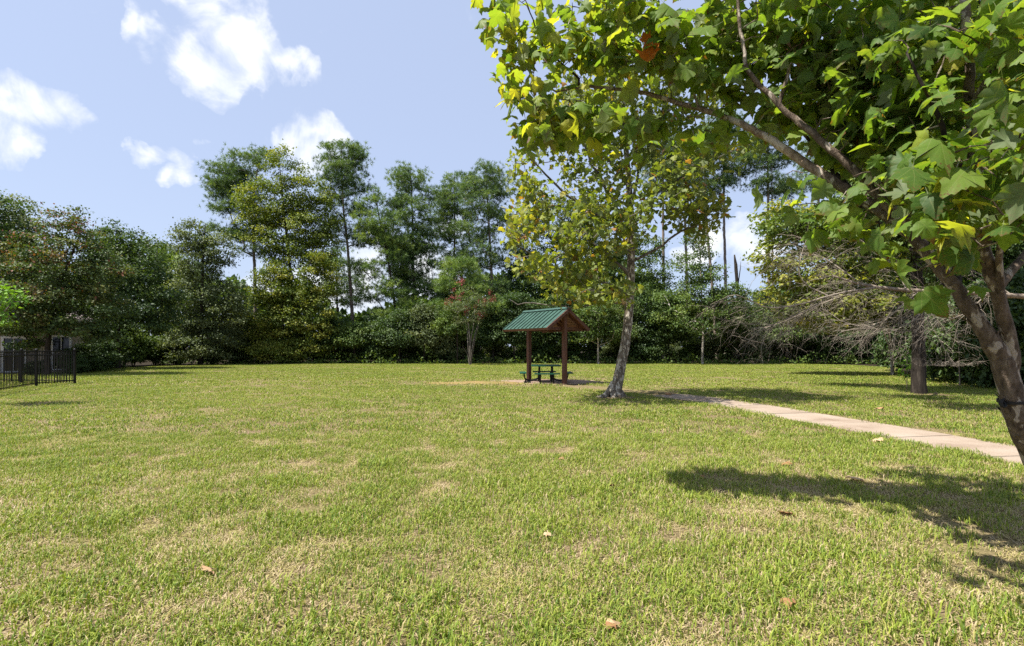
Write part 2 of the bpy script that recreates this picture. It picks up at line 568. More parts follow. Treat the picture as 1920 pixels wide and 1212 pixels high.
m_, nt_, out_ = mat_new('woodland_litter')
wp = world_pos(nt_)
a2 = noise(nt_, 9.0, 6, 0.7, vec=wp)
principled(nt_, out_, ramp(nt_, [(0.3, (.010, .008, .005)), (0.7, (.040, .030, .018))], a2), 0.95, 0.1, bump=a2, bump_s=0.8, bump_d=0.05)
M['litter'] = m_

# grass blades: own tint per blade, tone of the patch from where it grows
m_, nt_, out_ = mat_new('grass_blade')
wp = world_pos(nt_)
big = noise(nt_, 0.16, 4, 0.55, vec=wp)
mid = noise(nt_, 1.3, 4, 0.6, vec=wp)
t_ = attr(nt_, 'tint')
t_ = nmath(nt_, 'ADD', t_, nmath(nt_, 'MULTIPLY', nmath(nt_, 'SUBTRACT', big, 0.5), 0.5))
t_ = nmath(nt_, 'ADD', t_, nmath(nt_, 'MULTIPLY', nmath(nt_, 'SUBTRACT', mid, 0.5), 0.2), clamp=True)
c_ = ramp(nt_, [(0.05, (.058, .115, .018)), (0.34, (.170, .238, .030)), (0.64, (.310, .350, .050)), (0.82, (.35, .295, .115)), (1.0, (.49, .385, .26))], t_)
p_ = principled(nt_, None, c_, 0.55, 0.3)
tr_ = nt_.nodes.new('ShaderNodeBsdfTranslucent')
nt_.links.new(mixrgb(nt_, 1.0, c_, (1.15, 1.2, .55), 'MULTIPLY'), tr_.inputs['Color'])
mx_ = nt_.nodes.new('ShaderNodeMixShader')
mx_.inputs[0].default_value = 0.3
nt_.links.new(p_.outputs[0], mx_.inputs[1])
nt_.links.new(tr_.outputs[0], mx_.inputs[2])
nt_.links.new(mx_.outputs[0], out_.inputs['Surface'])
M['grass'] = m_

# ------------------------------------------------------------------ ground, path, bare patches
PATH = np.array([(7.9, 1.0), (7.6, 4.0), (7.26, 7.26), (7.03, 8.65), (6.70, 10.3), (6.36, 12.0), (5.95, 13.9), (5.1, 16.0), (4.2, 17.6), (3.1, 19.0), (2.2, 20.2)])
PATH_HALF = 0.66


def resample(P, step):
    P = np.asarray(P, float)
    s = np.concatenate([[0], np.cumsum(np.linalg.norm(np.diff(P, axis=0), axis=1))])
    n = max(2, int(s[-1] / step) + 1)
    t = np.linspace(0, s[-1], n)
    return np.stack([np.interp(t, s, P[:, k]) for k in range(P.shape[1])], 1)


def smooth_line(P, it=2):
    P = np.asarray(P, float)
    for _ in range(it):
        Q = [P[0]]
        for a, b in zip(P[:-1], P[1:]):
            Q += [a * .75 + b * .25, a * .25 + b * .75]
        Q.append(P[-1])
        P = np.array(Q)
    return P


PATHF = resample(smooth_line(PATH), 0.1)


def path_dist(x, y):
    best = np.full(x.shape, 1e9)
    for p in PATHF[::4]:
        best = np.minimum(best, (x - p[0]) ** 2 + (y - p[1]) ** 2)
    return np.sqrt(best)


def grid_sheet(x0, x1, y0, y1, nx, ny, zf):
    X, Y = np.meshgrid(np.linspace(x0, x1, nx), np.linspace(y0, y1, ny))
    V = np.stack([X, Y, zf(X, Y)], -1).reshape(-1, 3)
    idx = np.arange(nx * ny).reshape(ny, nx)
    F = np.stack([idx[:-1, :-1], idx[:-1, 1:], idx[1:, 1:], idx[1:, :-1]], -1).reshape(-1, 4)
    return V, F


g = MB()
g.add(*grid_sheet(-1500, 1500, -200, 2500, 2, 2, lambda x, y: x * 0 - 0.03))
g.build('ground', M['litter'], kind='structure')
LAWN_Z = lambda x, y: (vnoise(x + 90, y + 90, 1.3, 5) - .5) * 0.02
g = MB()
LW = [(-40, -6), (26, -6), (24, 14), (20.8, 19.0), (20.0, 24.5), (24, 33), (28, 37.5), (28, 43.5), (21, 46.2), (0, 46.4), (-18, 46.4), (-25, 44), (-29, 36.5), (-40, 33)]
# the lawn: a fan of strips across, clipped by its outline
LWA = np.array(LW)


def in_poly(x, y, P):
    c = np.zeros(x.shape, bool)
    for (x1, y1), (x2, y2) in zip(P, np.roll(P, -1, 0)):
        hit = ((y1 > y) != (y2 > y)) & (x < (x2 - x1) * (y - y1) / (y2 - y1 + 1e-12) + x1)
        c ^= hit
    return c


V, F = grid_sheet(-40, 30, -6, 47, 141, 107, LAWN_Z)
cen = V[F].mean(1)
F = F[in_poly(cen[:, 0], cen[:, 1], LWA)]
g.add(V, F)
g.build('lawn', M['soil'], kind='structure')


def ragged_disc(cx, cy, rx, ry, z, seed, n=72, rings=6):
    rng = np.random.default_rng(seed)
    a = np.linspace(0, 2 * math.pi, n, endpoint=False)
    k = 1 + sum(rng.normal() * .07 * np.cos(m * a + rng.uniform(0, 6)) for m in range(2, 9))
    V = [(cx, cy, z)]
    F3 = []
    for r in range(1, rings + 1):
        q = r / rings
        V += [(cx + rx * q * k[i] * math.cos(a[i]), cy + ry * q * k[i] * math.sin(a[i]), z + .02 * (1 - q)) for i in range(n)]
    F4 = []
    for i in range(n):
        j = (i + 1) % n
        F3.append((0, 1 + i, 1 + j))
        for r in range(rings - 1):
            F4.append((1 + r * n + i, 1 + (r + 1) * n + i, 1 + (r + 1) * n + j, 1 + r * n + j))
    return np.array(V), np.array(F3), np.array(F4)


BARE = [(1.75, 22.3, 2.4, 1.6, 1.0), (5.0, 17.3, .8, .7, .6), (3.25, 15.4, .55, .4, .8), (13.3, 16.4, .8, .6, .7), (3.75, 4.0, .6, .35, .40)]
for i, (cx, cy, rx, ry, k) in enumerate(BARE[:4]):
    V, F3, F4 = ragged_disc(cx, cy, rx, ry, 0.017, 40 + i)
    g = MB().add(V, F3)
    g.F.append(F4); g.T.append(np.full(len(F4), .5)); g.M.append(np.zeros(len(F4), int))
    tag(g.build('bare_soil', M['mulch'] if i == 0 else M['soil'], kind='structure'))

M['worn'] = simple('worn_dry_turf', (.215, .150, .062), 0.95, 0.1, 0.35, 14.0)
V, F3, F4 = ragged_disc(-1.0, 21.7, 2.6, 1.0, 0.014, 77)
g = MB().add(V, F3)
g.F.append(F4); g.T.append(np.full(len(F4), .5)); g.M.append(np.zeros(len(F4), int))
g.build('bare_soil', M['worn'], kind='structure')

# concrete path: slabs laid end to end, joints between them
path_root = empty('path', (PATH[0][0], PATH[0][1], 0))
path_root['kind'] = 'structure'
seg = 1.55
Lp = resample(smooth_line(PATH), 0.155)
k0 = 0
rng = np.random.default_rng(3)
while k0 + 10 < len(Lp) - 1 and Lp[k0, 1] < 15.4:
    P = Lp[k0:k0 + 11]
    T = unit(np.gradient(P, axis=0))
    Nn = np.stack([-T[:, 1], T[:, 0]], 1)
    P = P.copy()
    P[0] += T[0] * .016
    P[-1] -= T[-1] * .016
    zt = 0.016 + rng.normal() * .002
    Vs = []
    for q in range(11):
        for s, z in ((-1, -.06), (-1, zt - .012), (-.985, zt), (.985, zt), (1, zt - .012), (1, -.06)):
            e = P[q] + Nn[q] * s * PATH_HALF
            Vs.append((e[0], e[1], z))
    idx = np.arange(66).reshape(11, 6)
    F = np.stack([idx[:-1, :-1], idx[1:, :-1], idx[1:, 1:], idx[:-1, 1:]], -1).reshape(-1, 4)
    gm = MB().add(Vs, F)
    gm.F.append(np.array([idx[0, ::-1], idx[-1]])[:, ::-1]); gm.T.append(np.full(2, .5)); gm.M.append(np.zeros(2, int))
    gm.build('slab', M['concrete'], path_root, (PATH[0][0], PATH[0][1], 0))
    k0 += 10


# ------------------------------------------------------------------ grass (uncountable: tufts set on points)
def tuft(rng, n, rad, wid, hmin, hmax, dry):
    V, F4, F3, T4, T3 = [], [], [], [], []
    m = MB()
    for _ in range(n):
        r = rad * math.sqrt(rng.random())
        a = rng.uniform(0, 2 * math.pi)
        p = np.array([r * math.cos(a), r * math.sin(a), 0.004])
        h = rng.uniform(hmin, hmax)
        b = rng.uniform(0, 2 * math.pi)
        d = np.array([math.cos(b), math.sin(b), 0])
        s = np.array([-d[1], d[0], 0]) * wid * rng.uniform(.7, 1.2) / 2
        is_dry = rng.random() < dry
        if is_dry and (dry > 1 or rng.random() < .7):
            L = rng.uniform(.04, .10) * (hmax / .08)
            z = rng.uniform(.006, .022)
            mid, tip = p + d * L * .5 + [0, 0, z], p + d * L + [0, 0, z * rng.uniform(.2, 1.2)]
        else:
            lean = rng.uniform(.15, .95)
            mid = p + d * h * lean * .38 + [0, 0, h * .62]
            tip = p + d * h * lean * 1.15 + [0, 0, h * (1.05 - .35 * lean)]
        t = (rng.uniform(.78, 1.0) if dry > 1 else rng.uniform(.80, 1.0)) if is_dry else float(np.clip(rng.normal(.42, .17), .05, .72))
        m.add([p - s, p + s, mid + s * .9, mid - s * .9], [[0, 1, 2, 3]], t)
        m.add([mid - s * .9, mid + s * .9, tip], [[0, 1, 2]], t)
    return m


rng = np.random.default_rng(11)
G = MB()
variants = []
spec = [(104, .17, .0062, .022, .070, .24)] * 5 + [(96, .17, .0054, .018, .052, .66)] * 3 + \
       [(62, .27, .010, .028, .062, .26)] * 4 + [(56, .27, .010, .022, .050, .6)] * 2 + \
       [(60, .50, .018, .028, .060, .22)] * 4 + [(56, .50, .018, .022, .050, .55)] * 2 + [(90, .20, .0052, .02, .07, 3.0)] * 3
vid = []
for q, s in enumerate(spec):
    t = tuft(rng, *s)
    for Vv, Ff, Tt in zip(t.V, t.F, t.T):
        pass
    off = G.n
    for Vv, Ff, Tt in zip(t.V, t.F, t.T):
        G.V.append(Vv); G.F.append(Ff + off); G.T.append(Tt); G.M.append(np.zeros(len(Ff), int))
        vid.append(np.full(len(Ff), q))
    G.n += t.n
n_tuft_verts = G.n
vid = np.concatenate(vid)


def scatter(y0, y1, dens, margin, rng):
    area = (y1 - y0) * (2 * y1 * 1.02 + 2 * margin)
    n = int(area * dens)
    y = rng.uniform(y0, y1, n)
    x = rng.uniform(-1, 1, n) * (y1 * 1.02 + margin)
    keep = np.abs(x) < y * 1.03 + margin
    return x[keep], y[keep]


PX, PY, PS, PV = [], [], [], []
for (y0, y1, dens, margin, v0, nv, nd, sc) in ((1.2, 9.0, 46, 1.2, 0, 5, 3, 1.0), (9.0, 20.0, 20, 1.5, 8, 4, 2, 1.0), (20.0, 47.0, 7.5, 1.0, 14, 4, 2, 1.0)):
    x, y = scatter(y0, y1, dens, margin, rng)
    ok = in_poly(x, y, LWA) & (path_dist(x, y) > PATH_HALF + np.where(rng.random(len(x)) < .4, -.03, .06))
    x, y = x[ok], y[ok]
    wear = vnoise(x, y, .28, 21) * .42 + vnoise(x, y, .8, 23) * .33 + vnoise(x, y, 2.6, 22) * .25
    bare = np.zeros(len(x))
    for (cx, cy, rx, ry, k) in BARE:
        q = ((x - cx) / rx) ** 2 + ((y - cy) / ry) ** 2
        bare = np.maximum(bare, k * np.clip(1.45 - q, 0, 1))
    # worn grass in front of and left of the shelter
    worn = np.clip(1.3 - ((x + 1.0) / 3.6) ** 2 - ((y - 21.6) / 2.2) ** 2, 0, 1) + np.clip(1.1 - ((x - 4.3) / 2.2) ** 2 - ((y - 19.3) / 1.6) ** 2, 0, 1)
    worn = np.clip(worn, 0, 1)
    rr = rng.random(len(x))
    keep = (rr > bare) & (rng.random(len(x)) > np.clip((wear - .54) * (3.0 if y0 < 9 else .5) * np.clip(1.2 - (y - 3) / 8, .2, 1), 0, .55)) & (rng.random(len(x)) > worn * .15)
    x, y, wear, worn = x[keep], y[keep], wear[keep], worn[keep]
    dry = rng.random(len(x)) < np.clip((wear - .36) * 1.7, .04, .85) * (.9 if y0 < 9 else .16 if y0 < 20 else .08) * np.clip(1.15 - (y - 3) / 8, .35, 1.1) + worn * .75
    v = np.where(dry, v0 + nv + rng.integers(0, nd, len(x)), v0 + rng.integers(0, nv, len(x)))
    s = sc * rng.uniform(.75, 1.25, len(x)) * (1.18 - .45 * (wear - .3)) * (.72 + .45 * vnoise(x, y, .45, 27))
    PX.append(x); PY.append(y); PS.append(s); PV.append(v)
x, y = scatter(1.2, 9.0, 26, 1.2, rng)
ok = in_poly(x, y, LWA) & (path_dist(x, y) > PATH_HALF + .02)
wr = vnoise(x, y, .28, 21) * .42 + vnoise(x, y, .8, 23) * .33 + vnoise(x, y, 2.6, 22) * .25
ok &= wr > .46 + .08 * rng.normal(size=len(x))
PX.append(x[ok]); PY.append(y[ok]); PS.append(rng.uniform(.8, 1.2, ok.sum())); PV.append(20 + rng.integers(0, 3, ok.sum()))
PX, PY, PS, PV = map(np.concatenate, (PX, PY, PS, PV))
npt = len(PX)
G.V.append(np.stack([PX, PY, LAWN_Z(PX, PY)], 1))
grass = G.build('grass', M['grass'])
gme = grass.data
tot_v = n_tuft_verts + npt


def vattr(me, name, kind, dom, vals, field='value'):
    a = me.attributes.new(name, kind, dom)
    a.data.foreach_set(field, vals)


isp = np.zeros(tot_v, bool); isp[n_tuft_verts:] = True
full = lambda arr, dt: np.concatenate([np.zeros(n_tuft_verts), arr]).astype(dt)
vattr(gme, 'is_pt', 'BOOLEAN', 'POINT', isp)
vattr(gme, 'pick', 'INT', 'POINT', full(PV, np.int32))
vattr(gme, 'size', 'FLOAT', 'POINT', full(PS, np.float32))
vattr(gme, 'turn', 'FLOAT', 'POINT', full(rng.uniform(0, 6.283, npt), np.float32))
vattr(gme, 'variant', 'INT', 'FACE', vid.astype(np.int32))
ng = bpy.data.node_groups.new('grass_on_points', 'GeometryNodeTree')
ng.interface.new_socket('Geometry', in_out='INPUT', socket_type='NodeSocketGeometry')
ng.interface.new_socket('Geometry', in_out='OUTPUT', socket_type='NodeSocketGeometry')
gi, go = ng.nodes.new('NodeGroupInput'), ng.nodes.new('NodeGroupOutput')


def named(name, t):
    n = ng.nodes.new('GeometryNodeInputNamedAttribute')
    n.data_type = t
    n.inputs['Name'].default_value = name
    return n.outputs['Attribute']


sep = ng.nodes.new('GeometryNodeSeparateGeometry')
sep.domain = 'POINT'
ng.links.new(gi.outputs[0], sep.inputs['Geometry'])
ng.links.new(named('is_pt', 'BOOLEAN'), sep.inputs['Selection'])
spl = ng.nodes.new('GeometryNodeSplitToInstances')
spl.domain = 'FACE'
ng.links.new(sep.outputs['Inverted'], spl.inputs['Geometry'])
ng.links.new(named('variant', 'INT'), spl.inputs['Group ID'])
iop = ng.nodes.new('GeometryNodeInstanceOnPoints')
ng.links.new(sep.outputs['Selection'], iop.inputs['Points'])
ng.links.new(spl.outputs['Instances'], iop.inputs['Instance'])
iop.inputs['Pick Instance'].default_value = True
ng.links.new(named('pick', 'INT'), iop.inputs['Instance Index'])
cx_ = ng.nodes.new('ShaderNodeCombineXYZ')
ng.links.new(named('turn', 'FLOAT'), cx_.inputs['Z'])
ng.links.new(cx_.outputs[0], iop.inputs['Rotation'])
ng.links.new(named('size', 'FLOAT'), iop.inputs['Scale'])
ng.links.new(iop.outputs[0], go.inputs[0])
md = grass.modifiers.new('tufts', 'NODES')
md.node_group = ng
grass['kind'] = 'stuff'

# ------------------------------------------------------------------ foliage helpers
RH_V = np.array([(0, 0, 0), (.36, .45, .10), (0, 1, 0), (-.36, .45, .10)], float)
RH_F = [np.array([[0, 1, 2, 3]])]


def half_outline(pts):
    r = [(x, y) for x, y in pts]
    l = [(-x, y) for x, y in reversed(pts) if x > 1e-6]
    return r + l


SYC = [(0, 0), (.10, -.07), (.24, -.06), (.34, .02), (.44, .00), (.55, .10), (.47, .19), (.55, .27), (.68, .46), (.53, .44), (.46, .52), (.33, .50), (.35, .64), (.24, .68), (.19, .82), (.10, .86), (0, 1.04)]
SYC_S = [(0, 0), (.30, -.04), (.50, .10), (.45, .24), (.62, .46), (.33, .50), (.22, .74), (0, 1.0)]


def fan(outline, bend, fold, wave, seed, centre=(0, .34)):
    rng = np.random.default_rng(seed)
    o = np.array(half_outline(outline))
    o = o * (1 + rng.normal(size=o.shape) * .035)
    o = np.vstack([o, [centre]])
    z = -bend * (o[:, 1] - .1) ** 2 - fold * np.abs(o[:, 0]) ** 1.4 + wave * np.sin(o[:, 0] * 7 + rng.uniform(0, 6)) * np.abs(o[:, 0])
    z = z + rng.normal(size=len(o)) * .012
    V = np.column_stack([o, z])
    n = len(o) - 1
    F = np.array([[n, i, (i + 1) % n] for i in range(n)])
    F = F[:, [0, 1, 2]]
    return V, F, o


def place(mb, TV, TF, P, U, N, L, tint, mat=0):
    """Set copies of a small template (x across, y along, z up) at points P with tip direction U and normal N."""
    U = unit(U)
    N = unit(N - U * np.sum(N * U, -1, keepdims=True))
    X = np.cross(U, N)
    V = P[:, None, :] + L[:, None, None] * (TV[None, :, 0:1] * X[:, None, :] + TV[None, :, 1:2] * U[:, None, :] + TV[None, :, 2:3] * N[:, None, :])
    n, m = len(P), len(TV)
    for tf in TF:
        F = (tf[None] + (np.arange(n) * m)[:, None, None]).reshape(-1, tf.shape[1]) + mb.n
        mb.F.append(F)
        mb.T.append(np.repeat(tint, len(tf)))
        mb.M.append(np.full(len(F), mat, int))
    mb.V.append(V.reshape(-1, 3))
    mb.n += n * m


def ell(px, py, rpx, rpy, d, rd=None, w=None):
    """Ellipsoid of foliage that shows at (px, py) with these radii when it stands d metres away."""
    c = W(px, py, d)
    rx, rz = rpx / 960.0 * d, rpy / 960.0 * d
    ry = rd if rd is not None else rx * .9
    return (c, np.array([rx, ry, rz]), (w if w is not None else rx * ry * rz))


def sample_clumps(ells, n, rng, shell=2.0, spacing=0.0, zmin=0.25):
    w = np.array([e[2] for e in ells], float)
    w = w ** .8
    w /= w.sum()
    pts = []
    tries = 0
    while len(pts) < n and tries < n * 30:
        tries += 1
        e = ells[rng.choice(len(ells), p=w)]
        v = rng.normal(size=3)
        v /= np.linalg.norm(v)
        q = e[0] + e[1] * v * rng.random() ** (1 / (3.0 * shell)) * rng.uniform(.75, 1.05)
        if q[2] < zmin:
            continue
        if spacing and pts:
            dd = np.asarray(pts) - q
            if (dd * dd).sum(1).min() < spacing ** 2:
                continue
        pts.append(q)
    return np.array(pts)


def grow(trunk, tr, clumps, rng, min_h=0.0, up_pen=0.7, tip_r=0.010, expo=0.45, droop=0.05):
    """Join foliage clumps to the trunk by limbs; returns polylines with radii."""
    T = resample(np.column_stack([trunk, tr]), 0.35)
    keep = T[:, 2] - trunk[0][2] >= min_h
    nodes = [t[:3] for t in T[keep]]
    parent = [-1] * len(nodes)
    nr = [t[3] for t in T[keep]]
    NT = len(nodes)
    TP = np.array(nodes)
    d0 = np.array([np.min(np.linalg.norm(TP - c, axis=1)) for c in clumps])
    arr = np.zeros((NT + 4 * len(clumps), 3))
    arr[:NT] = TP
    cnt = NT
    ends = []
    for ci in np.argsort(d0):
        c = clumps[ci]
        dv = c - arr[:cnt]
        L = np.linalg.norm(dv, axis=1)
        cost = L * (1 + up_pen * np.clip((arr[:cnt, 2] - c[2]) / np.maximum(L, .05) + .35, 0, 2))
        k = int(np.argmin(cost))
        a = arr[k]
        Ld = np.linalg.norm(c - a)
        nm = 1 if Ld < .5 else (2 if Ld < 1.6 else 3)
        pk = k
        side = rng.normal(size=3) * Ld * .07
        for q in range(1, nm + 1):
            t = q / (nm + 1)
            p = a + (c - a) * t + side * math.sin(t * math.pi) + np.array([0, 0, (.10 - droop) * Ld * math.sin(t * math.pi)])
            arr[cnt] = p
            parent.append(pk)
            pk = cnt
            cnt += 1
        arr[cnt] = c
        parent.append(pk)
        ends.append(cnt)
        cnt += 1
    load = np.zeros(cnt)
    for e in ends:
        k = e
        while k >= NT:
            load[k] += 1
            k = parent[k]
    lines = []
    child = {}
    for i in range(NT, cnt):
        child.setdefault(parent[i], []).append(i)
    rad = lambda i: tip_r * max(load[i], 1) ** expo
    starts = [(p, c) for p in child for c in child[p] if p < NT]
    while starts:
        p, c = starts.pop()
        pts = [arr[p], arr[c]]
        cap = nr[p] * .6 if p < NT else rad(p) * .95
        rr = [min(rad(c) * 1.15, cap), min(rad(c), cap)]
        k = c
        while k in child:
            ch = sorted(child[k], key=lambda i: -load[i])
            for o in ch[1:]:
                starts.append((k, o))
            k = ch[0]
            pts.append(arr[k])
            rr.append(min(rad(k), rr[-1]))
        lines.append((np.array(pts), np.array(rr)))
    return lines


def crown_leaves(mb, clumps, per, spread, L0, rng, centre, template, tintf=None, flat=.42, upw=.7):
    per = int(per * 1.6)
    L0 = L0 * .82
    spread = spread * .86
    n = len(clumps) * per
    idx = np.repeat(np.arange(len(clumps)), per)
    P = clumps[idx] + rng.normal(size=(n, 3)) * spread * np.array([1, 1, flat])
    P[:, 2] = np.maximum(P[:, 2], 0.05)
    outw = unit(P - centre)
    N = unit(np.array([0, 0, upw + .25]) + outw * .35 + unit(P - clumps[idx]) * .35 + rng.normal(size=(n, 3)) * .38)
    U = unit(rng.normal(size=(n, 3)) + outw * .5 + np.array([0, 0, -.35]))
    L = L0 * rng.uniform(.7, 1.3, n)
    ct = rng.normal(size=len(clumps)) * .17
    t = np.clip(.47 + ct[idx] + rng.normal(size=n) * .10, 0.0, .86)
    if tintf is not None:
        t = np.clip(tintf(P, t), 0, 1)
    place(mb, template[0], template[1], P, U, N, L, t)


def needle_tufts(mb, clumps, per, spread, L0, rng, centre, k=13, wid=.030):
    n = len(clumps) * per
    idx = np.repeat(np.arange(len(clumps)), per)
    off = rng.normal(size=(n, 3)) * spread * np.array([1, 1, .42])
    P = clumps[idx] + off
    D = unit(off / max(spread, 1e-6) * .6 + unit(P - centre) * .5 + np.array([0, 0, .55]))
    ct = rng.normal(size=len(clumps)) * .14
    t0 = np.clip(.45 + ct[idx] + rng.normal(size=n) * .14, 0.02, .95)
    PP = np.repeat(P, k, 0)
    dirs = unit(np.repeat(D, k, 0) * .65 + unit(rng.normal(size=(n * k, 3))))
    LL = L0 * rng.uniform(.7, 1.2, (n * k, 1))
    s = unit(np.cross(dirs, rng.normal(size=(n * k, 3)))) * wid * .5
    st = PP + dirs * .03
    V = np.stack([st - s, st + s, PP + dirs * LL], 1).reshape(-1, 3)
    F = np.arange(n * k * 3).reshape(-1, 3)
    mb.add(V, F, np.repeat(t0, k))


RHOMB = (RH_V, RH_F)
sv, sf, _ = fan(SYC_S, .35, .25, .15, 5)
STAR = (sv, [sf])


def tree(name, label, cat, base, trunk, tr, ells, n_clump, per, spread, L0, leaf, bark, seed, group=None, pine=False, shell=2.0, min_h=1.0,
         spacing=0.0, template=RHOMB, tintf=None, tip_r=.012, sides=8, k=16, wid=.036, droop=.05, upw=.7, min_z=.25, stems=None):
    """A tree: trunk, limbs and crown under an Empty at its foot."""
    rng = np.random.default_rng(seed)
    base = np.asarray(base, float)
    root = empty(name, base)
    tag(root, label, cat, group)
    trunk = smooth_line(np.asarray(trunk, float), 1)
    tr = np.interp(np.linspace(0, 1, len(trunk)), np.linspace(0, 1, len(tr)), tr)
    TT = resample(np.column_stack([trunk, tr]), .3)
    TT[1:-1, :2] += rng.normal(size=(len(TT) - 2, 2)) * .012
    MB().tube(TT[:, :3], TT[:, 3], max(sides, 8), rough=.05, rng=rng).build('trunk', bark, root, base, smooth=True)
    for (st, sr) in (stems or []):
        MB().tube(smooth_line(np.asarray(st, float), 1), np.linspace(sr[0], sr[1], len(smooth_line(np.asarray(st, float), 1))), 7, rough=.05, rng=rng).build('trunk', bark, root, base, smooth=True)
    clumps = sample_clumps(ells, n_clump, rng, shell, spacing or (spread * .95 if not pine else spread * .6), min_z)
    lines = grow(trunk, tr, clumps, rng, min_h, tip_r=tip_r, droop=droop)
    b = MB()
    for P, R in lines:
        b.tube(P, R, 5 if R[0] > .03 else 4, cap=False)
    b.build('branches', bark, root, base, smooth=True, kind='stuff')
    c = MB()
    cen = np.mean([e[0] for e in ells], 0)
    if pine:
        needle_tufts(c, clumps, per, spread, L0, rng, cen, k, wid)
    else:
        crown_leaves(c, clumps, per, spread, L0, rng, cen, template, tintf, upw=upw)
    c.build('crown', leaf, root, base, kind='stuff')
    return root


def tpx(pts, d):
    return np.array([W(px, py, d) if py is not None else GX(px, d) for px, py in pts])


# ------------------------------------------------------------------ wood edge, left to right
def bg_tree(name, label, cat, d, trunk_px, r0, ells, nc, per, leaf, bark, seed, L0=.24, spread=.42, r1=.03, **kw):
    t = tpx([(trunk_px[0][0], None)] + trunk_px[1:], d)
    return tree(name, label, cat, t[0], t, [r0, r1], [ell(*e, d) if len(e) == 4 else ell(*e[:4], d + e[4], None, e[5] if len(e) > 5 else None) for e in ells], nc, per, spread, L0, leaf, bark, seed, **kw)


bg_tree('slender_tree', 'tall thin-crowned tree rising behind the roof of the house', 'tree', 41, [(42, 0), (45, 560), (40, 440), (34, 405)], .2,
        [(40, 400, 45, 45), (20, 470, 70, 70), (90, 425, 28, 25), (60, 500, 60, 60), (0, 420, 50, 50)], 120, 70, M['leaf_olive'], M['bark_grey'], 101, L0=.22, spread=.5)


def red_tips(P, t):
    top = np.clip((P[:, 2] - 3.8) / 4.0, 0, 1)
    r = np.random.default_rng(9).random(len(P))
    pat = vnoise(P[:, 0] + 200, P[:, 2] + 50, .8, 8)
    return np.where((r < .22 * top * (pat > .5)), .93, t)


bg_tree('maple_tree', 'broad dark maple with reddish leaf tips standing in front of the house', 'tree', 28, [(88, 0), (90, 630), (110, 540), (150, 440)], .16,
        [(135, 470, 75, 60), (145, 425, 45, 38), (85, 530, 85, 70), (205, 520, 55, 50), (50, 590, 70, 45), (160, 575, 75, 45), (30, 480, 50, 50), (110, 600, 60, 28), (35, 635, 50, 22), (170, 625, 40, 24)], 270, 62, M['leaf_red'], M['bark_dark'], 102,
        L0=.17, spread=.34, tintf=red_tips)
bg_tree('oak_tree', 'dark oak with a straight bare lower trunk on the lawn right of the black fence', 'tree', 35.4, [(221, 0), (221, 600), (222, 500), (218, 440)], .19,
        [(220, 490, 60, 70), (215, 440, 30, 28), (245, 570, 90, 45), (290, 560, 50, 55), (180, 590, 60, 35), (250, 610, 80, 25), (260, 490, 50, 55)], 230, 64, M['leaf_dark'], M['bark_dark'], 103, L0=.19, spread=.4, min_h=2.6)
for (px, top, d, s, lab) in ((292, 448, 62, 104, 'small far pine top just right of the dark oak'), (378, 430, 66, 105, 'far pine top half hidden behind the olive green oak'), (200, 425, 60, 106, 'far pine top between the reddish maple and the dark oak')):
    bg_tree('pine_tree', lab, 'tree', d, [(px, 0), (px, 600), (px + 3, top)], .2, [(px, top + 22, 26, 20), (px - 8, top + 60, 34, 30), (px + 10, top + 100, 36, 30)], 57, 22, M['needle'], M['bark_pine'], s, L0=.34, spread=.45, pine=True, min_h=4)
bg_tree('oak_tree', 'olive green dense oak between the dark oak and the tall leaning pine', 'tree', 43, [(375, 0), (378, 600), (380, 500), (385, 420)], .2,
        [(375, 480, 50, 60), (360, 440, 35, 28), (405, 470, 35, 45), (395, 570, 60, 75), (340, 570, 50, 70), (430, 600, 40, 50), (370, 640, 70, 40)], 260, 66, M['leaf_olive'], M['bark_dark'], 107, L0=.21, spread=.42)

bg_tree('oak_tree', 'dark oak added at the far left, trunk out of frame, to shade the house', 'tree', 29.5, [(-60, 0), (-55, 560), (-40, 380)], .25,
        [(-60, 450, 90, 70), (-10, 540, 70, 50), (-110, 560, 80, 60), (40, 600, 45, 28), (-40, 380, 60, 40)], 230, 60, M['leaf_dark'], M['bark_dark'], 108, L0=.19, spread=.42, min_h=3)  # added oak rooted past the left edge; its crown shades the house
# tall pine with one-sided crown
bg_tree('pine_tree', 'tall pine with a one-sided crown and dark bare trunk left of the yellow-green sweetgum', 'tree', 51, [(481, 0), (479, 590), (477, 480), (472, 400), (484, 310)], .24,
        [(425, 335, 36, 42), (455, 305, 34, 20), (490, 300, 30, 18), (410, 360, 20, 22), (445, 385, 45, 22), (430, 430, 36, 12), (455, 440, 30, 12), (470, 470, 30, 14), (450, 350, 40, 40)], 138, 22, M['needle'], M['bark_pine'], 110,
        L0=.36, spread=.42, pine=True, min_h=6, tip_r=.02)
bg_tree('sweetgum_tree', 'tallest yellow-green sweetgum with a pointed top near the white cloud', 'tree', 49, [(555, 0), (550, 560), (535, 420), (524, 310)], .24,
        [(522, 285, 20, 26), (528, 325, 42, 40), (500, 380, 55, 48), (570, 360, 45, 45), (590, 420, 45, 60), (540, 430, 70, 60), (490, 425, 40, 35), (560, 500, 65, 60), (605, 480, 35, 50)], 330, 64, M['leaf_lime'], M['bark_dark'], 111,
        L0=.24, spread=.48, spacing=.5)
bg_tree('vine_covered_tree', 'tree smothered in yellowish vines at the wood edge below the sweetgum', 'tree', 46.3, [(530, 0), (530, 600), (525, 520)], .2,
        [(515, 540, 42, 45), (500, 590, 36, 60), (485, 640, 28, 45), (545, 600, 45, 75), (590, 600, 40, 80), (600, 520, 35, 45), (520, 660, 55, 30)], 330, 60, M['leaf_vine'], M['bark_dark'], 112, L0=.22, spread=.40, shell=4, min_h=.5)
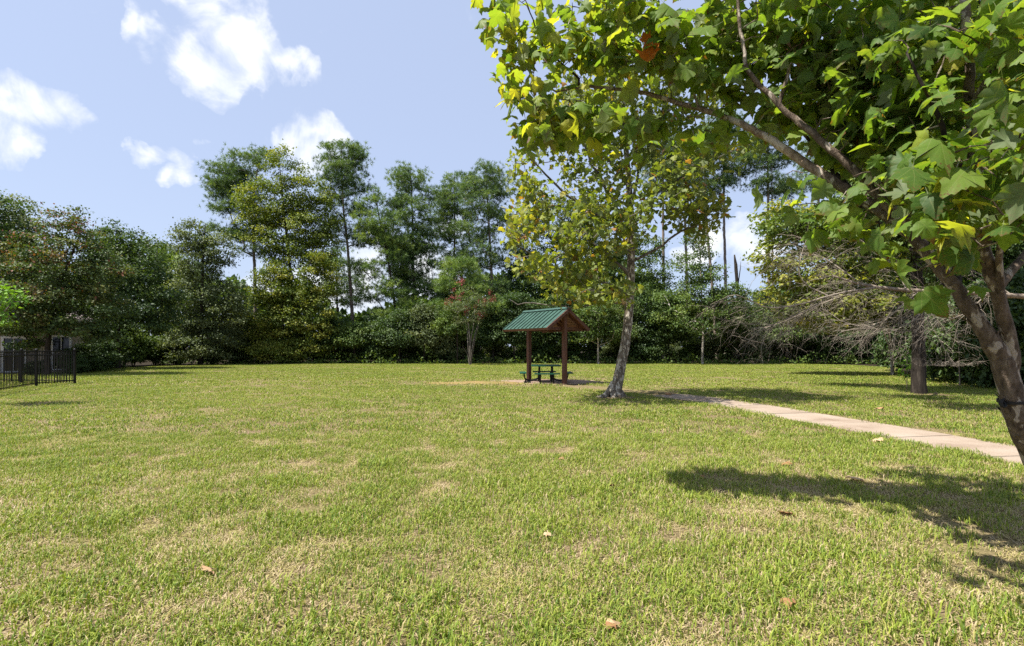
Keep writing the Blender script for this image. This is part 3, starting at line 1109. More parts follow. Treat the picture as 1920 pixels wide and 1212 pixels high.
bg_tree('pine_tree', 'tall pine with a narrow ragged crown right of the yellow-green sweetgum', 'tree', 52, [(665, 0), (661, 600), (653, 470), (642, 380), (640, 275)], .24,
        [(640, 290, 34, 20), (660, 290, 22, 18), (635, 325, 40, 30), (665, 345, 30, 25), (620, 350, 25, 25), (650, 385, 42, 22), (640, 430, 34, 28), (690, 440, 30, 30), (672, 300, 14, 20)], 138, 22, M['needle'], M['bark_pine'], 113,
        L0=.36, spread=.42, pine=True, min_h=6, tip_r=.02)
bg_tree('pine_tree', 'shorter dark pine in the gap behind the narrow ragged pine', 'tree', 62, [(634, 0), (632, 560), (630, 460)], .2,
        [(620, 490, 40, 30), (640, 530, 45, 25), (600, 545, 30, 20), (660, 560, 30, 16)], 80, 22, M['needle'], M['bark_dark'], 114, L0=.38, spread=.5, pine=True, min_h=6)
bg_tree('pine_tree', 'thin pine leaning to the left with a forked sparse crown', 'tree', 50, [(755, 0), (745, 610), (732, 510), (716, 430), (700, 355)], .17,
        [(702, 372, 18, 20), (715, 420, 36, 28), (690, 440, 30, 25), (740, 470, 30, 30), (700, 500, 36, 22), (680, 400, 18, 22), (735, 540, 36, 22), (690, 555, 26, 16), (760, 580, 30, 18), (715, 590, 30, 14)], 114, 22, M['needle_light'], M['bark_dark'], 115,
        L0=.36, spread=.40, pine=True, min_h=5, tip_r=.018)
bg_tree('pine_tree', 'full rounded pine in the middle of the wood edge with several dark trunks below', 'tree', 53, [(778, 0), (776, 560), (774, 420), (770, 320)], .22,
        [(768, 335, 36, 22), (745, 365, 28, 25), (800, 365, 28, 28), (772, 400, 52, 35), (760, 450, 50, 35), (795, 455, 36, 30), (775, 500, 45, 30), (745, 545, 34, 20), (805, 545, 34, 22)], 218, 22, M['needle'], M['bark_dark'], 116, L0=.36, spread=.45, pine=True, min_h=7, tip_r=.018)
bg_tree('pine_tree', 'thin bare-stemmed pine just left of the full rounded pine', 'tree', 56, [(764, 0), (763, 560), (760, 430)], .14,
        [(755, 470, 28, 24), (770, 520, 30, 20), (745, 520, 22, 18)], 57, 22, M['needle'], M['bark_dark'], 117, L0=.36, spread=.45, pine=True, min_h=7)
bg_tree('pine_tree', 'slim pine with a high tuft left of the broad pine beside the centre sycamore', 'tree', 57, [(848, 0), (850, 560), (853, 420), (852, 330)], .2,
        [(852, 345, 24, 18), (838, 375, 26, 22), (860, 410, 28, 25), (832, 430, 28, 26), (845, 480, 34, 30), (825, 400, 18, 20), (840, 540, 36, 25)], 138, 22, M['needle'], M['bark_pine'], 118, L0=.38, spread=.45, pine=True, min_h=7, tip_r=.018)
bg_tree('pine_tree', 'broad pine with a domed crown just left of the centre sycamore', 'tree', 54, [(924, 0), (924, 560), (918, 440), (910, 312)], .24,
        [(908, 328, 36, 18), (880, 350, 28, 24), (940, 350, 30, 24), (905, 380, 50, 30), (885, 430, 40, 30), (935, 420, 34, 32), (900, 480, 45, 30), (945, 470, 28, 30), (880, 530, 40, 24), (930, 540, 36, 24)], 218, 22, M['needle'], M['bark_pine'], 119,
        L0=.36, spread=.45, pine=True, min_h=7, tip_r=.02)
bg_tree('pine_tree', 'young bushy light green pine behind the crape myrtle', 'tree', 47, [(868, 0), (868, 600), (866, 480)], .13,
        [(864, 500, 30, 20), (850, 530, 34, 22), (890, 535, 30, 20), (838, 580, 36, 22), (915, 580, 34, 22), (870, 620, 50, 22), (830, 630, 30, 18)], 172, 22, M['needle_light'], M['bark_dark'], 120, L0=.34, spread=.36, pine=True, min_h=1.5)
bg_tree('young_tree', 'slim dark pole-like trunk standing just left of the crape myrtle', 'tree', 45, [(858, 0), (857, 660), (858, 600), (860, 560)], .07,
        [(855, 580, 26, 22), (835, 610, 24, 18), (870, 560, 20, 20)], 34, 50, M['leaf_mid'], M['bark_dark'], 121, L0=.2, spread=.34, min_h=2)
bg_tree('hardwood_tree', 'dark glossy hardwood behind the left half of the centre sycamore crown', 'tree', 56, [(1040, 0), (1040, 560), (1045, 400)], .24,
        [(1040, 410, 55, 45), (1000, 450, 50, 50), (1080, 450, 55, 60), (1030, 520, 85, 60), (975, 540, 45, 60), (1040, 600, 90, 40)], 300, 60, M['leaf_dark'], M['bark_dark'], 122, L0=.27, spread=.5)
bg_tree('hardwood_tree', 'dark hardwood behind the trunk of the centre sycamore', 'tree', 57, [(1150, 0), (1150, 560), (1155, 430)], .22,
        [(1150, 450, 60, 55), (1200, 500, 60, 60), (1120, 540, 60, 55), (1180, 580, 80, 50), (1240, 560, 45, 60)], 260, 60, M['leaf_mid'], M['bark_dark'], 123, L0=.27, spread=.5)

# tall thin pines seen between the two sycamores
for (px, base_px, top, d, s, lab, es, nc) in (
    (1243, 1244, 235, 58, 130, 'tall pine crown seen through the right side of the centre sycamore', [(1240, 255, 34, 22), (1225, 290, 34, 26), (1262, 295, 30, 28), (1240, 335, 40, 26)], 90),
    (1284, 1290, 250, 60, 131, 'slim bare pine trunk nearest the centre sycamore on its right', [(1290, 270, 30, 22), (1275, 310, 34, 24), (1310, 300, 26, 20), (1285, 350, 30, 18)], 80),
    (1322, 1345, 240, 56, 132, 'pine trunk leaning left between the two sycamores', [(1318, 262, 34, 22), (1340, 300, 36, 22), (1300, 320, 28, 18), (1345, 345, 30, 14), (1310, 370, 26, 14)], 90),
    (1357, 1362, 215, 58, 133, 'straightest and tallest bare pine trunk in the sky gap between the sycamores', [(1357, 240, 36, 24), (1385, 285, 26, 18), (1375, 325, 24, 14), (1392, 345, 14, 10), (1335, 290, 24, 20), (1340, 350, 22, 14)], 90),
    (1440, 1442, 215, 56, 134, 'twin-stemmed pine right of the sky gap', [(1438, 250, 36, 28), (1420, 300, 26, 26), (1465, 300, 26, 26), (1445, 345, 34, 18), (1420, 375, 14, 10), (1465, 360, 22, 16)], 120),
    (1535, 1530, 250, 60, 135, 'pine behind the long limb of the near sycamore', [(1530, 290, 40, 30), (1500, 340, 34, 24), (1560, 345, 34, 24), (1520, 400, 36, 20)], 84)):
    st = None
    if s == 134:
        st = [(tpx([(1449, None), (1449, 500), (1447, 300)], d), (.14, .05))]
    bg_tree('pine_tree', lab, 'tree', d, [(base_px, 0), ((px + base_px) / 2 + 1, 520), (px, 400), (px, top)], .2, es, nc, 20, M['needle'], M['bark_pine'], s, L0=.38, spread=.45, pine=True, min_h=11, tip_r=.018, r1=.09, stems=st)
# snag
rt = empty('dead_snag', GX(1385, 50)); tag(rt, 'broken dead snag with a splintered top below the white cloud', 'dead tree')
q = tpx([(1387, None), (1384, 560), (1380, 500), (1377, 478)], 50)
MB().tube(resample(np.column_stack([q, [.18, .16, .15, .07]]), .5)[:, :3], resample(np.column_stack([q, [.18, .16, .15, .07]]), .5)[:, 3], 9, rough=.08, rng=np.random.default_rng(1)).build('trunk', M['bark_dark'], rt, GX(1385, 50), smooth=True)
MB().tube(tpx([(1383, 540), (1388, 505), (1389, 490)], 50), [.06, .04, .01], 6).build('branch', M['bark_dark'], rt, GX(1385, 50), smooth=True)

bg_tree('sycamore_sapling', 'young sycamore with a white trunk at the wood edge between the two large sycamores', 'tree', 45, [(1317, 0), (1318, 610), (1314, 520), (1310, 430)], .11,
        [(1310, 450, 26, 26), (1305, 500, 48, 36), (1330, 545, 62, 36), (1270, 570, 50, 40), (1365, 580, 50, 42), (1310, 600, 80, 24)], 190, 58, M['leaf_mid'], M['bark_white'], 140, L0=.22, spread=.42, min_h=2.2)
bg_tree('young_tree', 'small tree with a pale crooked trunk in front of the wood right of the shelter', 'tree', 45.2, [(1122, 0), (1121, 650), (1122, 600), (1120, 570)], .10,
        [(1120, 590, 48, 24), (1095, 620, 32, 20), (1150, 625, 34, 24), (1125, 570, 30, 18)], 110, 56, M['leaf_mid'], M['bark_white'], 141, L0=.2, spread=.36, min_h=1.2)
bg_tree('hardwood_tree', 'dark magnolia-like tree behind the left ends of the bare branches', 'tree', 49, [(1420, 0), (1418, 600), (1415, 560)], .15,
        [(1415, 590, 45, 42), (1445, 600, 40, 50), (1400, 640, 40, 40), (1460, 560, 40, 30)], 130, 60, M['leaf_dark'], M['bark_dark'], 143, L0=.25, spread=.42)
bg_tree('hardwood_tree', 'tall dark tree behind the near sycamore leaves at the wood edge', 'tree', 44, [(1690, 0), (1690, 500), (1680, 300)], .25,
        [(1660, 300, 100, 80), (1700, 420, 110, 80), (1620, 400, 70, 60), (1760, 300, 100, 90), (1740, 520, 110, 70)], 320, 58, M['leaf_dark'], M['bark_dark'], 144, L0=.27, spread=.55)

# the dark-trunked tree on the right lawn
bg_tree('hardwood_tree', 'large dark-trunked tree on the right lawn with a sunlit pale foot', 'tree', 16.6, [(1724, 0), (1722, 640), (1718, 500), (1715, 300), (1720, 60)], .215,
        [(1740, 120, 170, 140), (1850, 250, 150, 130), (1690, 270, 120, 90), (1900, 60, 170, 150), (1800, 390, 120, 60), (1700, 430, 80, 60), (1730, 520, 60, 40), (1620, 130, 90, 110), (1640, 400, 80, 40, 1.0, 3.0), (1600, 310, 70, 50), (1480, 425, 55, 26, 2.8, 2.2), (1550, 445, 70, 28, 2.4, 2.6), (1640, 470, 60, 24, 1.0, 1.6), (1680, 340, 80, 50, -4.4, 3.0), (1600, 390, 50, 30, -2.0, 1.2)], 900, 50, M['leaf_mid'], M['bark_dark'], 145, L0=.15, spread=.30, r1=.08, min_h=2.6)
bg_tree('sycamore_tree', 'slim white-stemmed sycamore on the lawn behind the bare fallen branches with loose yellow-green leaves', 'sycamore', 28, [(1673, 0), (1672, 650), (1664, 600), (1640, 520), (1590, 440), (1530, 400)], .085,
        [(1450, 400, 40, 22), (1480, 430, 50, 34), (1530, 420, 45, 35), (1450, 480, 40, 35), (1530, 510, 85, 50), (1600, 480, 55, 45), (1560, 580, 95, 42), (1650, 560, 55, 50), (1660, 480, 50, 40), (1480, 550, 60, 36)], 330, 30, M['leaf_center'], M['bark_white'], 142, L0=.19, spread=.34, min_h=2.4,
        template=STAR, tintf=lambda P, t: np.minimum(t + .04, .8), stems=[(tpx([(1672, 668), (1664, 640), (1652, 610), (1645, 560), (1640, 520)], 28), (.05, .02))])

# undergrowth: five bushes, copied along the foot of the wood
rng = np.random.default_rng(500)
shrub_protos = []
for q in range(5):
    leaf = (M['leaf_mid'], M['leaf_dark'], M['leaf_olive'], M['leaf_dark'], M['leaf_mid'])[q]
    e = [(np.array([rng.uniform(-1.0, 1.0), rng.uniform(-.5, .5), rng.uniform(.9, 2.6)]), np.array([rng.uniform(.9, 1.5), rng.uniform(.8, 1.1), rng.uniform(.9, 1.4)]), 1.0) for _ in range(5)]
    cl = sample_clumps(e, 95, rng, 3, 0, .15)
    m = MB()
    crown_leaves(m, cl, 56, .30, .19, rng, np.array([0, 0, 1.2]), RHOMB)
    st = MB()
    for _ in range(7):
        a = rng.uniform(0, 6.28)
        st.tube([(.1 * math.cos(a), .1 * math.sin(a), -.02), (.35 * math.cos(a), .35 * math.sin(a), .8), (.9 * math.cos(a), .8 * math.sin(a), 2.0)], [.04, .03, .01], 5)
    shrub_protos.append((m.build('foliage', leaf, link=False), st.build('stems', M['bark_dark'], link=False)))


def shrub(x, y, s, q, label, group, rot=0.0, sz=1.0):
    r = empty('shrub', (x, y, 0))
    r.rotation_euler = (0, 0, rot)
    r.scale = (s, s, s * sz)
    tag(r, label, 'shrub', group)
    for nm, me, kd in (('foliage', shrub_protos[q][0], 'stuff'), ('stems', shrub_protos[q][1], 'stuff')):
        o = bpy.data.objects.new(nm, me)
        COL.objects.link(o)
        o.parent = r
        o['kind'] = kd


rng = np.random.default_rng(501)
for k, px in enumerate(np.linspace(450, 1660, 34)):
    d = 48.2 + rng.uniform(-.4, 3.0)
    s = rng.uniform(.55, 1.0)
    shrub((px - 960) / 960 * d, d, s, int(rng.integers(0, 5)), 'leafy green bush in the shaded undergrowth along the far foot of the wood', 'bushes along the foot of the wood', rng.uniform(0, 6.28), rng.uniform(.8, 1.2))
ULAB = ['small leafy tree at the foot of the leaning pine left of the vine-covered tree', 'low leafy tree filling the wood edge just right of the vine-covered tree', 'low leafy tree directly below the narrow ragged pine', 'low leafy tree in the dip of the wood edge under the forked sparse pine',
        'leafy understory tree below the trunk of the left-leaning thin pine', 'leafy understory tree at the foot of the full rounded pine', 'low leafy tree just left of the crape myrtle', 'low leafy tree just right of the crape myrtle',
        'tall leafy understory tree directly left of the shelter roof', 'leafy understory tree directly behind the shelter roof', 'leafy understory tree seen between the shelter and the leaning sycamore trunk', 'leafy understory tree directly behind the trunk of the leaning sycamore',
        'leafy understory tree just right of the leaning sycamore trunk', 'leafy understory tree left of the white-trunked young sycamore', 'leafy understory tree just right of the white-trunked young sycamore', 'low leafy tree behind the leftmost tips of the bare fallen branches',
        'leafy understory tree behind the left part of the dead twig tangle', 'leafy understory tree behind the middle of the dead twig tangle', 'leafy understory tree behind the thick end of the dead twig tangle', 'leafy understory tree at the far wood edge behind the slim white-stemmed sycamore']
ULEAF = ['leaf_mid', 'leaf_dark', 'leaf_olive', 'leaf_mid', 'leaf_dark']
for k, (px, top, w) in enumerate(((445, 575, 34), (628, 592, 34), (665, 606, 30), (705, 598, 34), (748, 580, 36), (795, 572, 38), (835, 600, 36), (925, 590, 38), (965, 545, 40), (1010, 560, 40), (1060, 540, 46), (1165, 560, 44),
                                 (1215, 530, 44), (1255, 545, 40), (1385, 560, 40), (1425, 590, 36), (1475, 560, 40), (1525, 545, 44), (1580, 560, 44), (1630, 540, 44))):
    d = 46.4 + rng.uniform(0, 1.4)
    h = 650 - top
    es = [(px, top + 16, w * .55, 16), (px - w * .4, top + h * .40, w * .6, h * .26), (px + w * .45, top + h * .36, w * .6, h * .24), (px + rng.uniform(-8, 8), top + h * .72, w * 1.05, h * .26)]
    if k % 3 == 0:
        es.append((px + rng.uniform(-20, 20), 655, w * .8, 18))
    bg_tree('understory_tree', ULAB[k], 'tree', d, [(px, 0), (px + rng.uniform(-4, 4), 620), (px + rng.uniform(-8, 8), top + 12)], .09, es, int(60 + h * .6), 62,
            M[ULEAF[int(rng.integers(0, 5))]], M['bark_dark'], 900 + k, L0=.20, spread=.38, min_h=1.5, group='understory trees along the foot of the wood')
for k, (px, d, s) in enumerate(((162, 30.6, .70), (186, 32.5, .62), (140, 29.2, .42), (250, 42, .75), (290, 43.5, .8), (330, 44.5, .9), (400, 45.2, .9), (440, 46, 1.0), (230, 40, 1.1), (208, 37.5, .9), (66, 28.4, .30))):
    shrub((px - 960) / 960 * d, d, s, (1, 3, 1, 0, 0, 2, 4, 2, 0, 3, 1)[k], ('dark rounded bush against the house wall right of the picket fence' if k == 0 else 'dark bush under the maple between the house corner and the dark oak trunk' if k == 1 else 'low dark bush under the right window of the house' if k == 2 else 'low bush under the left window of the house behind the fence' if k == 10 else 'bush in the shade under the trees between the dark oak and the sweetgum'), 'bushes behind the fence and the dark oak', k * 1.3)
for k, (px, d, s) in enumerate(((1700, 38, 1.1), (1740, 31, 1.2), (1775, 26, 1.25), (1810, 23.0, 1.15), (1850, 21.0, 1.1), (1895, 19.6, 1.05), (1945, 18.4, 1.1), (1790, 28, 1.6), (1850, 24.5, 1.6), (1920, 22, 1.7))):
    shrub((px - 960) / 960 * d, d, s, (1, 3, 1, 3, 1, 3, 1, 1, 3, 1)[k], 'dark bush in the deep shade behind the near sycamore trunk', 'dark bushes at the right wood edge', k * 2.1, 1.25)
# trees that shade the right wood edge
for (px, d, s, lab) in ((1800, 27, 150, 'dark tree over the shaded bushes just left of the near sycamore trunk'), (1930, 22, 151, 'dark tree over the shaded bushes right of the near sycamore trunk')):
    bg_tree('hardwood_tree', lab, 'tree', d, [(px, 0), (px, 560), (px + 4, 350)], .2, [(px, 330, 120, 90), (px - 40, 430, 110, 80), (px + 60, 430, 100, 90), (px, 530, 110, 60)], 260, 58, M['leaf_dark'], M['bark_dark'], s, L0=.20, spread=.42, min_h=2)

# far wood behind: one mass nobody could count
rng = np.random.default_rng(600)
fw = MB()
prof = [(-400, 500), (60, 500), (200, 480), (330, 470), (420, 520), (470, 560), (560, 540), (620, 572), (660, 590), (720, 592), (790, 555), (860, 560), (950, 520), (1050, 490), (1150, 480), (1230, 530), (1300, 575), (1400, 575), (1480, 540), (1600, 500), (1750, 430), (1900, 400), (2400, 400)]
n = 60000
pxs = rng.uniform(-400, 2400, n)
top = np.interp(pxs, [p[0] for p in prof], [p[1] for p in prof]) + (vnoise(pxs, pxs * 0, 45, 31) - .5) * 50
dd = rng.uniform(60, 72, n)
z = EYE + (650 - (680 - (680 - top) * rng.random(n) ** .75)) / 960 * dd
P = np.stack([(pxs - 960) / 960 * dd, dd, np.maximum(z, .1)], 1)
N = unit(np.array([0, -.4, .6]) + rng.normal(size=(n, 3)) * .6)
place(fw, RH_V, RH_F, P, rng.normal(size=(n, 3)), N, rng.uniform(.5, 1.0, n), np.clip(.4 + (vnoise(pxs, z * 20, 30, 32) - .5) * .8 + rng.normal(size=n) * .12, 0, .9))
fw.build('far_wood', M['leaf_mid'], kind='stuff')

rng = np.random.default_rng(610)
wd = MB()
n = 5200
pxs = rng.uniform(300, 1700, n)
dd = 45.3 + rng.random(n) ** 1.5 * 2.6 - .9 * (vnoise(pxs, pxs * 0, 18, 33) - .3)
hh = rng.random(n) ** 1.6 * (.25 + 1.0 * vnoise(pxs, pxs * 0, 14, 34) ** 2)
P = np.stack([(pxs - 960) / 960 * dd, dd, .02 + hh], 1)
place(wd, RH_V, RH_F, P, unit(rng.normal(size=(n, 3)) + [0, 0, .7]), unit(rng.normal(size=(n, 3)) + [0, -.5, .5]), rng.uniform(.12, .30, n), np.clip(rng.normal(.45, .2, n), 0, .9))
wd.build('undergrowth', M['leaf_mid'], kind='stuff')

# palmetto by the sweetgum
base = GX(425, 44.5)
rt = empty('palmetto', base); tag(rt, 'small spiky palmetto at the foot of the wood left of the vine-covered tree', 'palmetto')
rng = np.random.default_rng(8)
for q in range(9):
    a = rng.uniform(0, 6.28); e = rng.uniform(.35, 1.1)
    tip = base + np.array([math.cos(a) * math.cos(e), math.sin(a) * math.cos(e), math.sin(e)]) * rng.uniform(.6, 1.0)
    m = MB().tube([base, tip], [.012, .008], 4)
    D = unit(tip - base)
    S = unit(np.cross(D, [0, 0, 1])); Nn = np.cross(S, D)
    for w_ in np.linspace(-1.2, 1.2, 13):
        dr = D * math.cos(w_) + S * math.sin(w_)
        sd = unit(np.cross(dr, Nn)) * .022
        m.add([tip - sd * .4, tip + dr * .28 - sd, tip + dr * .55 - Nn * .06, tip + dr * .28 + sd], [[0, 1, 2, 3]], rng.uniform(.2, .9))
    m.build('frond', M['frond'], rt, base)

# crape myrtle
base = GX(881, 42.6)
D_ = 42.6
rt = empty('crape_myrtle', base); tag(rt, 'vase-shaped crape myrtle with pale stems and scattered pink-red blossom', 'crape myrtle')
rng = np.random.default_rng(61)
stems = []
for (pts, r) in (([(881, None), (882, 650), (881, 620), (873, 590), (866, 570)], .06), ([(881, None), (878, 645), (876, 615), (868, 595)], .045), ([(882, None), (883, 635), (889, 610), (888, 580)], .05),
                 ([(882, None), (886, 650), (891, 625), (898, 600), (902, 575)], .05), ([(880, None), (876, 665), (867, 650)], .03), ([(883, None), (890, 640), (897, 612)], .035), ([(881, None), (880, 640), (878, 590), (876, 560)], .045)):
    P = tpx(pts, D_)
    P[1:, 1] += rng.normal(size=len(P) - 1) * .35
    P = smooth_line(P, 2)
    stems.append(P)
    MB().tube(P, np.linspace(r, r * .35, len(P)), 6).build('stem', M['bark_grey'], rt, base, smooth=True)
cl = sample_clumps([ell(875, 575, 40, 26, D_), ell(855, 570, 24, 18, D_), ell(905, 570, 22, 20, D_), ell(880, 550, 26, 16, D_), ell(880, 600, 28, 14, D_)], 100, rng, 1.4)
b = MB()
for P, R in grow(np.concatenate([stems[0], stems[6][::-1], stems[3]]), np.full(len(stems[0]) + len(stems[6]) + len(stems[3]), .03), cl, rng, 2.2, tip_r=.008):
    b.tube(P, R, 4, cap=False)
b.build('branches', M['bark_grey'], rt, base, kind='stuff')
c = MB()
crown_leaves(c, cl, 24, .22, .13, rng, W(878, 585, D_), RHOMB)
c.build('crown', M['leaf_olive'], rt, base, kind='stuff')
c = MB()
fl = [(862, 528, 12), (866, 530, 8), (850, 543, 5), (846, 557, 6), (838, 565, 6), (837, 571, 5), (846, 569, 5), (861, 557, 7), (867, 548, 6), (873, 582, 9), (876, 579, 8), (871, 584, 6), (893, 574, 6), (909, 569, 7), (910, 562, 5), (925, 560, 8), (921, 563, 5), (897, 592, 9), (905, 591, 9), (900, 590, 6), (918, 549, 5), (853, 558, 6), (897, 566, 4)]
for (px, py, r) in fl:
    n = r * 5
    P = W(px, py, D_ + rng.uniform(-.6, .6)) + rng.normal(size=(n, 3)) * np.array([.09, .09, .12]) * r / 6
    place(c, RH_V, RH_F, P, rng.normal(size=(n, 3)), rng.normal(size=(n, 3)), rng.uniform(.07, .13, n), np.clip(rng.normal(.45 + (.3 if px > 890 and py > 585 else 0), .2, n), 0, 1))
c.build('blossoms', M['blossom'], rt, base, kind='stuff')

# bright twigs entering at the left edge
base = np.array([-14.6, 13.4, 0])
t = np.array([base, base + [.1, 0, 1.2], base + [.5, .1, 2.2], base + [.9, .1, 3.0]])
tree('young_tree', 'bright green leafy branch of a small tree at the left edge by the fence', 'tree', base, t, [.05, .02], [ell(5, 560, 30, 26, 13.4, .5), ell(-25, 590, 40, 30, 13.4, .5), ell(-50, 550, 50, 30, 13.4, .6)], 70, 14, .14, .11, M['leaf_bright'], M['bark_grey'], 160, min_h=.8)

# ------------------------------------------------------------------ house at the left, mostly behind the maple
HC = np.array([-26.0, 31.0, 0])
HB = np.zeros(3)
house = empty('house', HC); tag(house, 'beige house with white-framed windows and a grey shingle roof, half hidden behind the maple', 'house')
house.rotation_euler = (0, 0, math.radians(36))
x0, x1, y0, y1, ez, rz = -14.0, 0.0, 0.0, 10.0, 3.1, 6.9
wins = [(-.98, .90, .22, 2.14), (-3.02, .98, .15, 2.05), (-6.0, .98, .2, 2.05), (-9.0, .98, .2, 2.05)]
m = MB()
xs = sorted([x0] + [w[0] - w[1] / 2 for w in wins] + [w[0] + w[1] / 2 for w in wins] + [x1])
for a, b_ in zip(xs[:-1], xs[1:]):
    w = [w for w in wins if abs(w[0] - w[1] / 2 - a) < 1e-6]
    if w:
        m.box(((a + b_) / 2, y0 + .1, w[0][2] / 2), (b_ - a, .2, w[0][2]))
        m.box(((a + b_) / 2, y0 + .1, (w[0][3] + ez) / 2), (b_ - a, .2, ez - w[0][3]))
    else:
        m.box(((a + b_) / 2, y0 + .1, ez / 2), (b_ - a, .2, ez))
m.box((x1 - .1, (y0 + y1) / 2 + .1, ez / 2), (.2, y1 - y0 - .2, ez))
m.box((x0 + .1, (y0 + y1) / 2 + .1, ez / 2), (.2, y1 - y0 - .2, ez))
m.box(((x0 + x1) / 2, y1 + .1, ez / 2), (x1 - x0, .2, ez))
m.build('wall', M['render_beige'], house, HB)
for (cx, ww, z0, z1) in wins:
    fr = MB()
    for s in (-1, 1):
        fr.box((cx + s * (ww / 2 - .03), y0 - .012, (z0 + z1) / 2), (.11, .10, z1 - z0))
    fr.box((cx, y0 - .012, z1 + .02), (ww + .06, .104, .11))
    fr.box((cx, y0 - .012, z0 - .03), (ww + .10, .13, .08))
    fr.box((cx, y0 + .02, (z0 + z1) / 2), (ww - .17, .05, .05))
    fr.box((cx, y0 + .022, (z0 + z1) / 2), (.04, .046, z1 - z0 - .1))
    fo = fr.build('window', M['white_trim'], house, HB)
    MB().box((cx, y0 + .10, (z0 + z1) / 2), (ww - .1, .02, z1 - z0)).build('pane', M['glass'], fo, HB)
rf = MB()
o_ = .5
cy = (y0 + y1) / 2
RI = 5.0
A = [(x0 - o_, y0 - o_, ez), (x1 + o_, y0 - o_, ez), (x1 + o_, y1 + o_, ez), (x0 - o_, y1 + o_, ez), (x0 + RI, cy, rz), (x1 - RI, cy, rz)]
B_ = [(a[0], a[1], a[2] + .12) for a in A]
rf.add(B_, [[0, 1, 5, 4], [2, 3, 4, 5]]); rf.add(B_, [[1, 2, 5], [3, 0, 4]])
rf.add(A[:4], [[0, 3, 2, 1]])
rf.add(A[:4] + B_[:4], [[0, 1, 5, 4], [1, 2, 6, 5], [2, 3, 7, 6], [3, 0, 4, 7]])
rf.build('roof', M['shingle'], house, HB)
MB().box(((x0 + x1) / 2, y0 - o_ - .03, ez - .04), (x1 - x0 + 2 * o_, .05, .20)).build('fascia', M['white_trim'], house, HB)


# ------------------------------------------------------------------ black picket fence
FH = 1.38


def fence_run(pts, label, first_post=True):
    base = np.array([pts[0][0], pts[0][1], 0])
    root = empty('picket_fence', base)
    tag(root, label, 'fence', 'runs of black metal fence')
    for i, p in enumerate(pts):
        if i == 0 and not first_post:
            continue
        m = MB().box((p[0], p[1], (FH + .04) / 2), (.07, .07, FH + .04))
        po = m.build('post', M['steel_black'], root, base)
        c = MB().box((p[0], p[1], FH + .05), (.088, .088, .02))
        c.add([(p[0] - .04, p[1] - .04, FH + .06), (p[0] + .04, p[1] - .04, FH + .06), (p[0] + .04, p[1] + .04, FH + .06), (p[0] - .04, p[1] + .04, FH + .06), (p[0], p[1], FH + .09)], [[0, 1, 4], [1, 2, 4], [2, 3, 4], [3, 0, 4]])
        c.build('post_cap', M['steel_black'], po, base)
    pk = None
    for a, b in zip(pts[:-1], pts[1:]):
        a, b = np.array([*a, 0.]), np.array([*b, 0.])
        u = unit(b - a)
        for z in (.14, FH - .17, FH - .02):
            MB().bar(a + u * .036 + [0, 0, z], b - u * .036 + [0, 0, z], .028, .034).build('rail', M['steel_black'], root, base)
        n = int(np.linalg.norm(b - a) / .112)
        for k in range(1, n):
            p = a + (b - a) * k / n
            ang = math.atan2(u[1], u[0])
            if pk is None:
                pk = MB().box((0, 0, (FH - .03 + .05) / 2 + .025), (.017, .017, FH - .08)).build('picket', M['steel_black'], link=False)
            o = bpy.data.objects.new('picket', pk)
            COL.objects.link(o)
            o.parent = root
            # pickets stand just off the rail face so that no faces coincide
            o.location = (p[0] - base[0], p[1] - base[1], 0)
            o.rotation_euler = (0, 0, ang)
    return root


fence_run([(-15.7, 14.2), (-17.0, 16.9), (-18.35, 19.75), (-18.15, 21.25)], 'black metal picket fence running back along the lawn from the left edge')
fence_run([(-18.15, 21.25), (-20.6, 21.5), (-23.1, 21.75), (-25.6, 22.0)], 'farther black picket fence turning off toward the house behind the first run', first_post=False)

# ------------------------------------------------------------------ picnic shelter
aR = unit(np.array([.58, -.814, 0]))            # ridge direction, back to front
pR = np.array([-aR[1], aR[0], 0])               # across, towards the right
post_f = np.array([2.15, 20.96, 0]); post_b = np.array([.76, 22.9, 0])
SB = (post_f + post_b) / 2
sh = empty('picnic_shelter', SB); tag(sh, 'small open picnic shelter with a green metal gable roof on two brown posts', 'shelter')
RZ, EZ, HW = 3.12, 2.31, 1.16
rf_, rb_ = post_f + aR * .26, post_b - aR * .34
slope = math.atan2(RZ - EZ, HW)
for p in (post_f, post_b):
    MB().box(p + [0, 0, (RZ - .18) / 2 - .1], (.155, .155, RZ - .18 + .2), np.array([aR, pR, [0, 0, 1]])).build('post', M['timber'], sh, SB)
MB().bar(rb_ + aR * .04 + [0, 0, RZ - .22], rf_ - aR * .04 + [0, 0, RZ - .22], .08, .16).build('ridge_beam', M['timber'], sh, SB)
Lr = np.linalg.norm(rf_ - rb_)
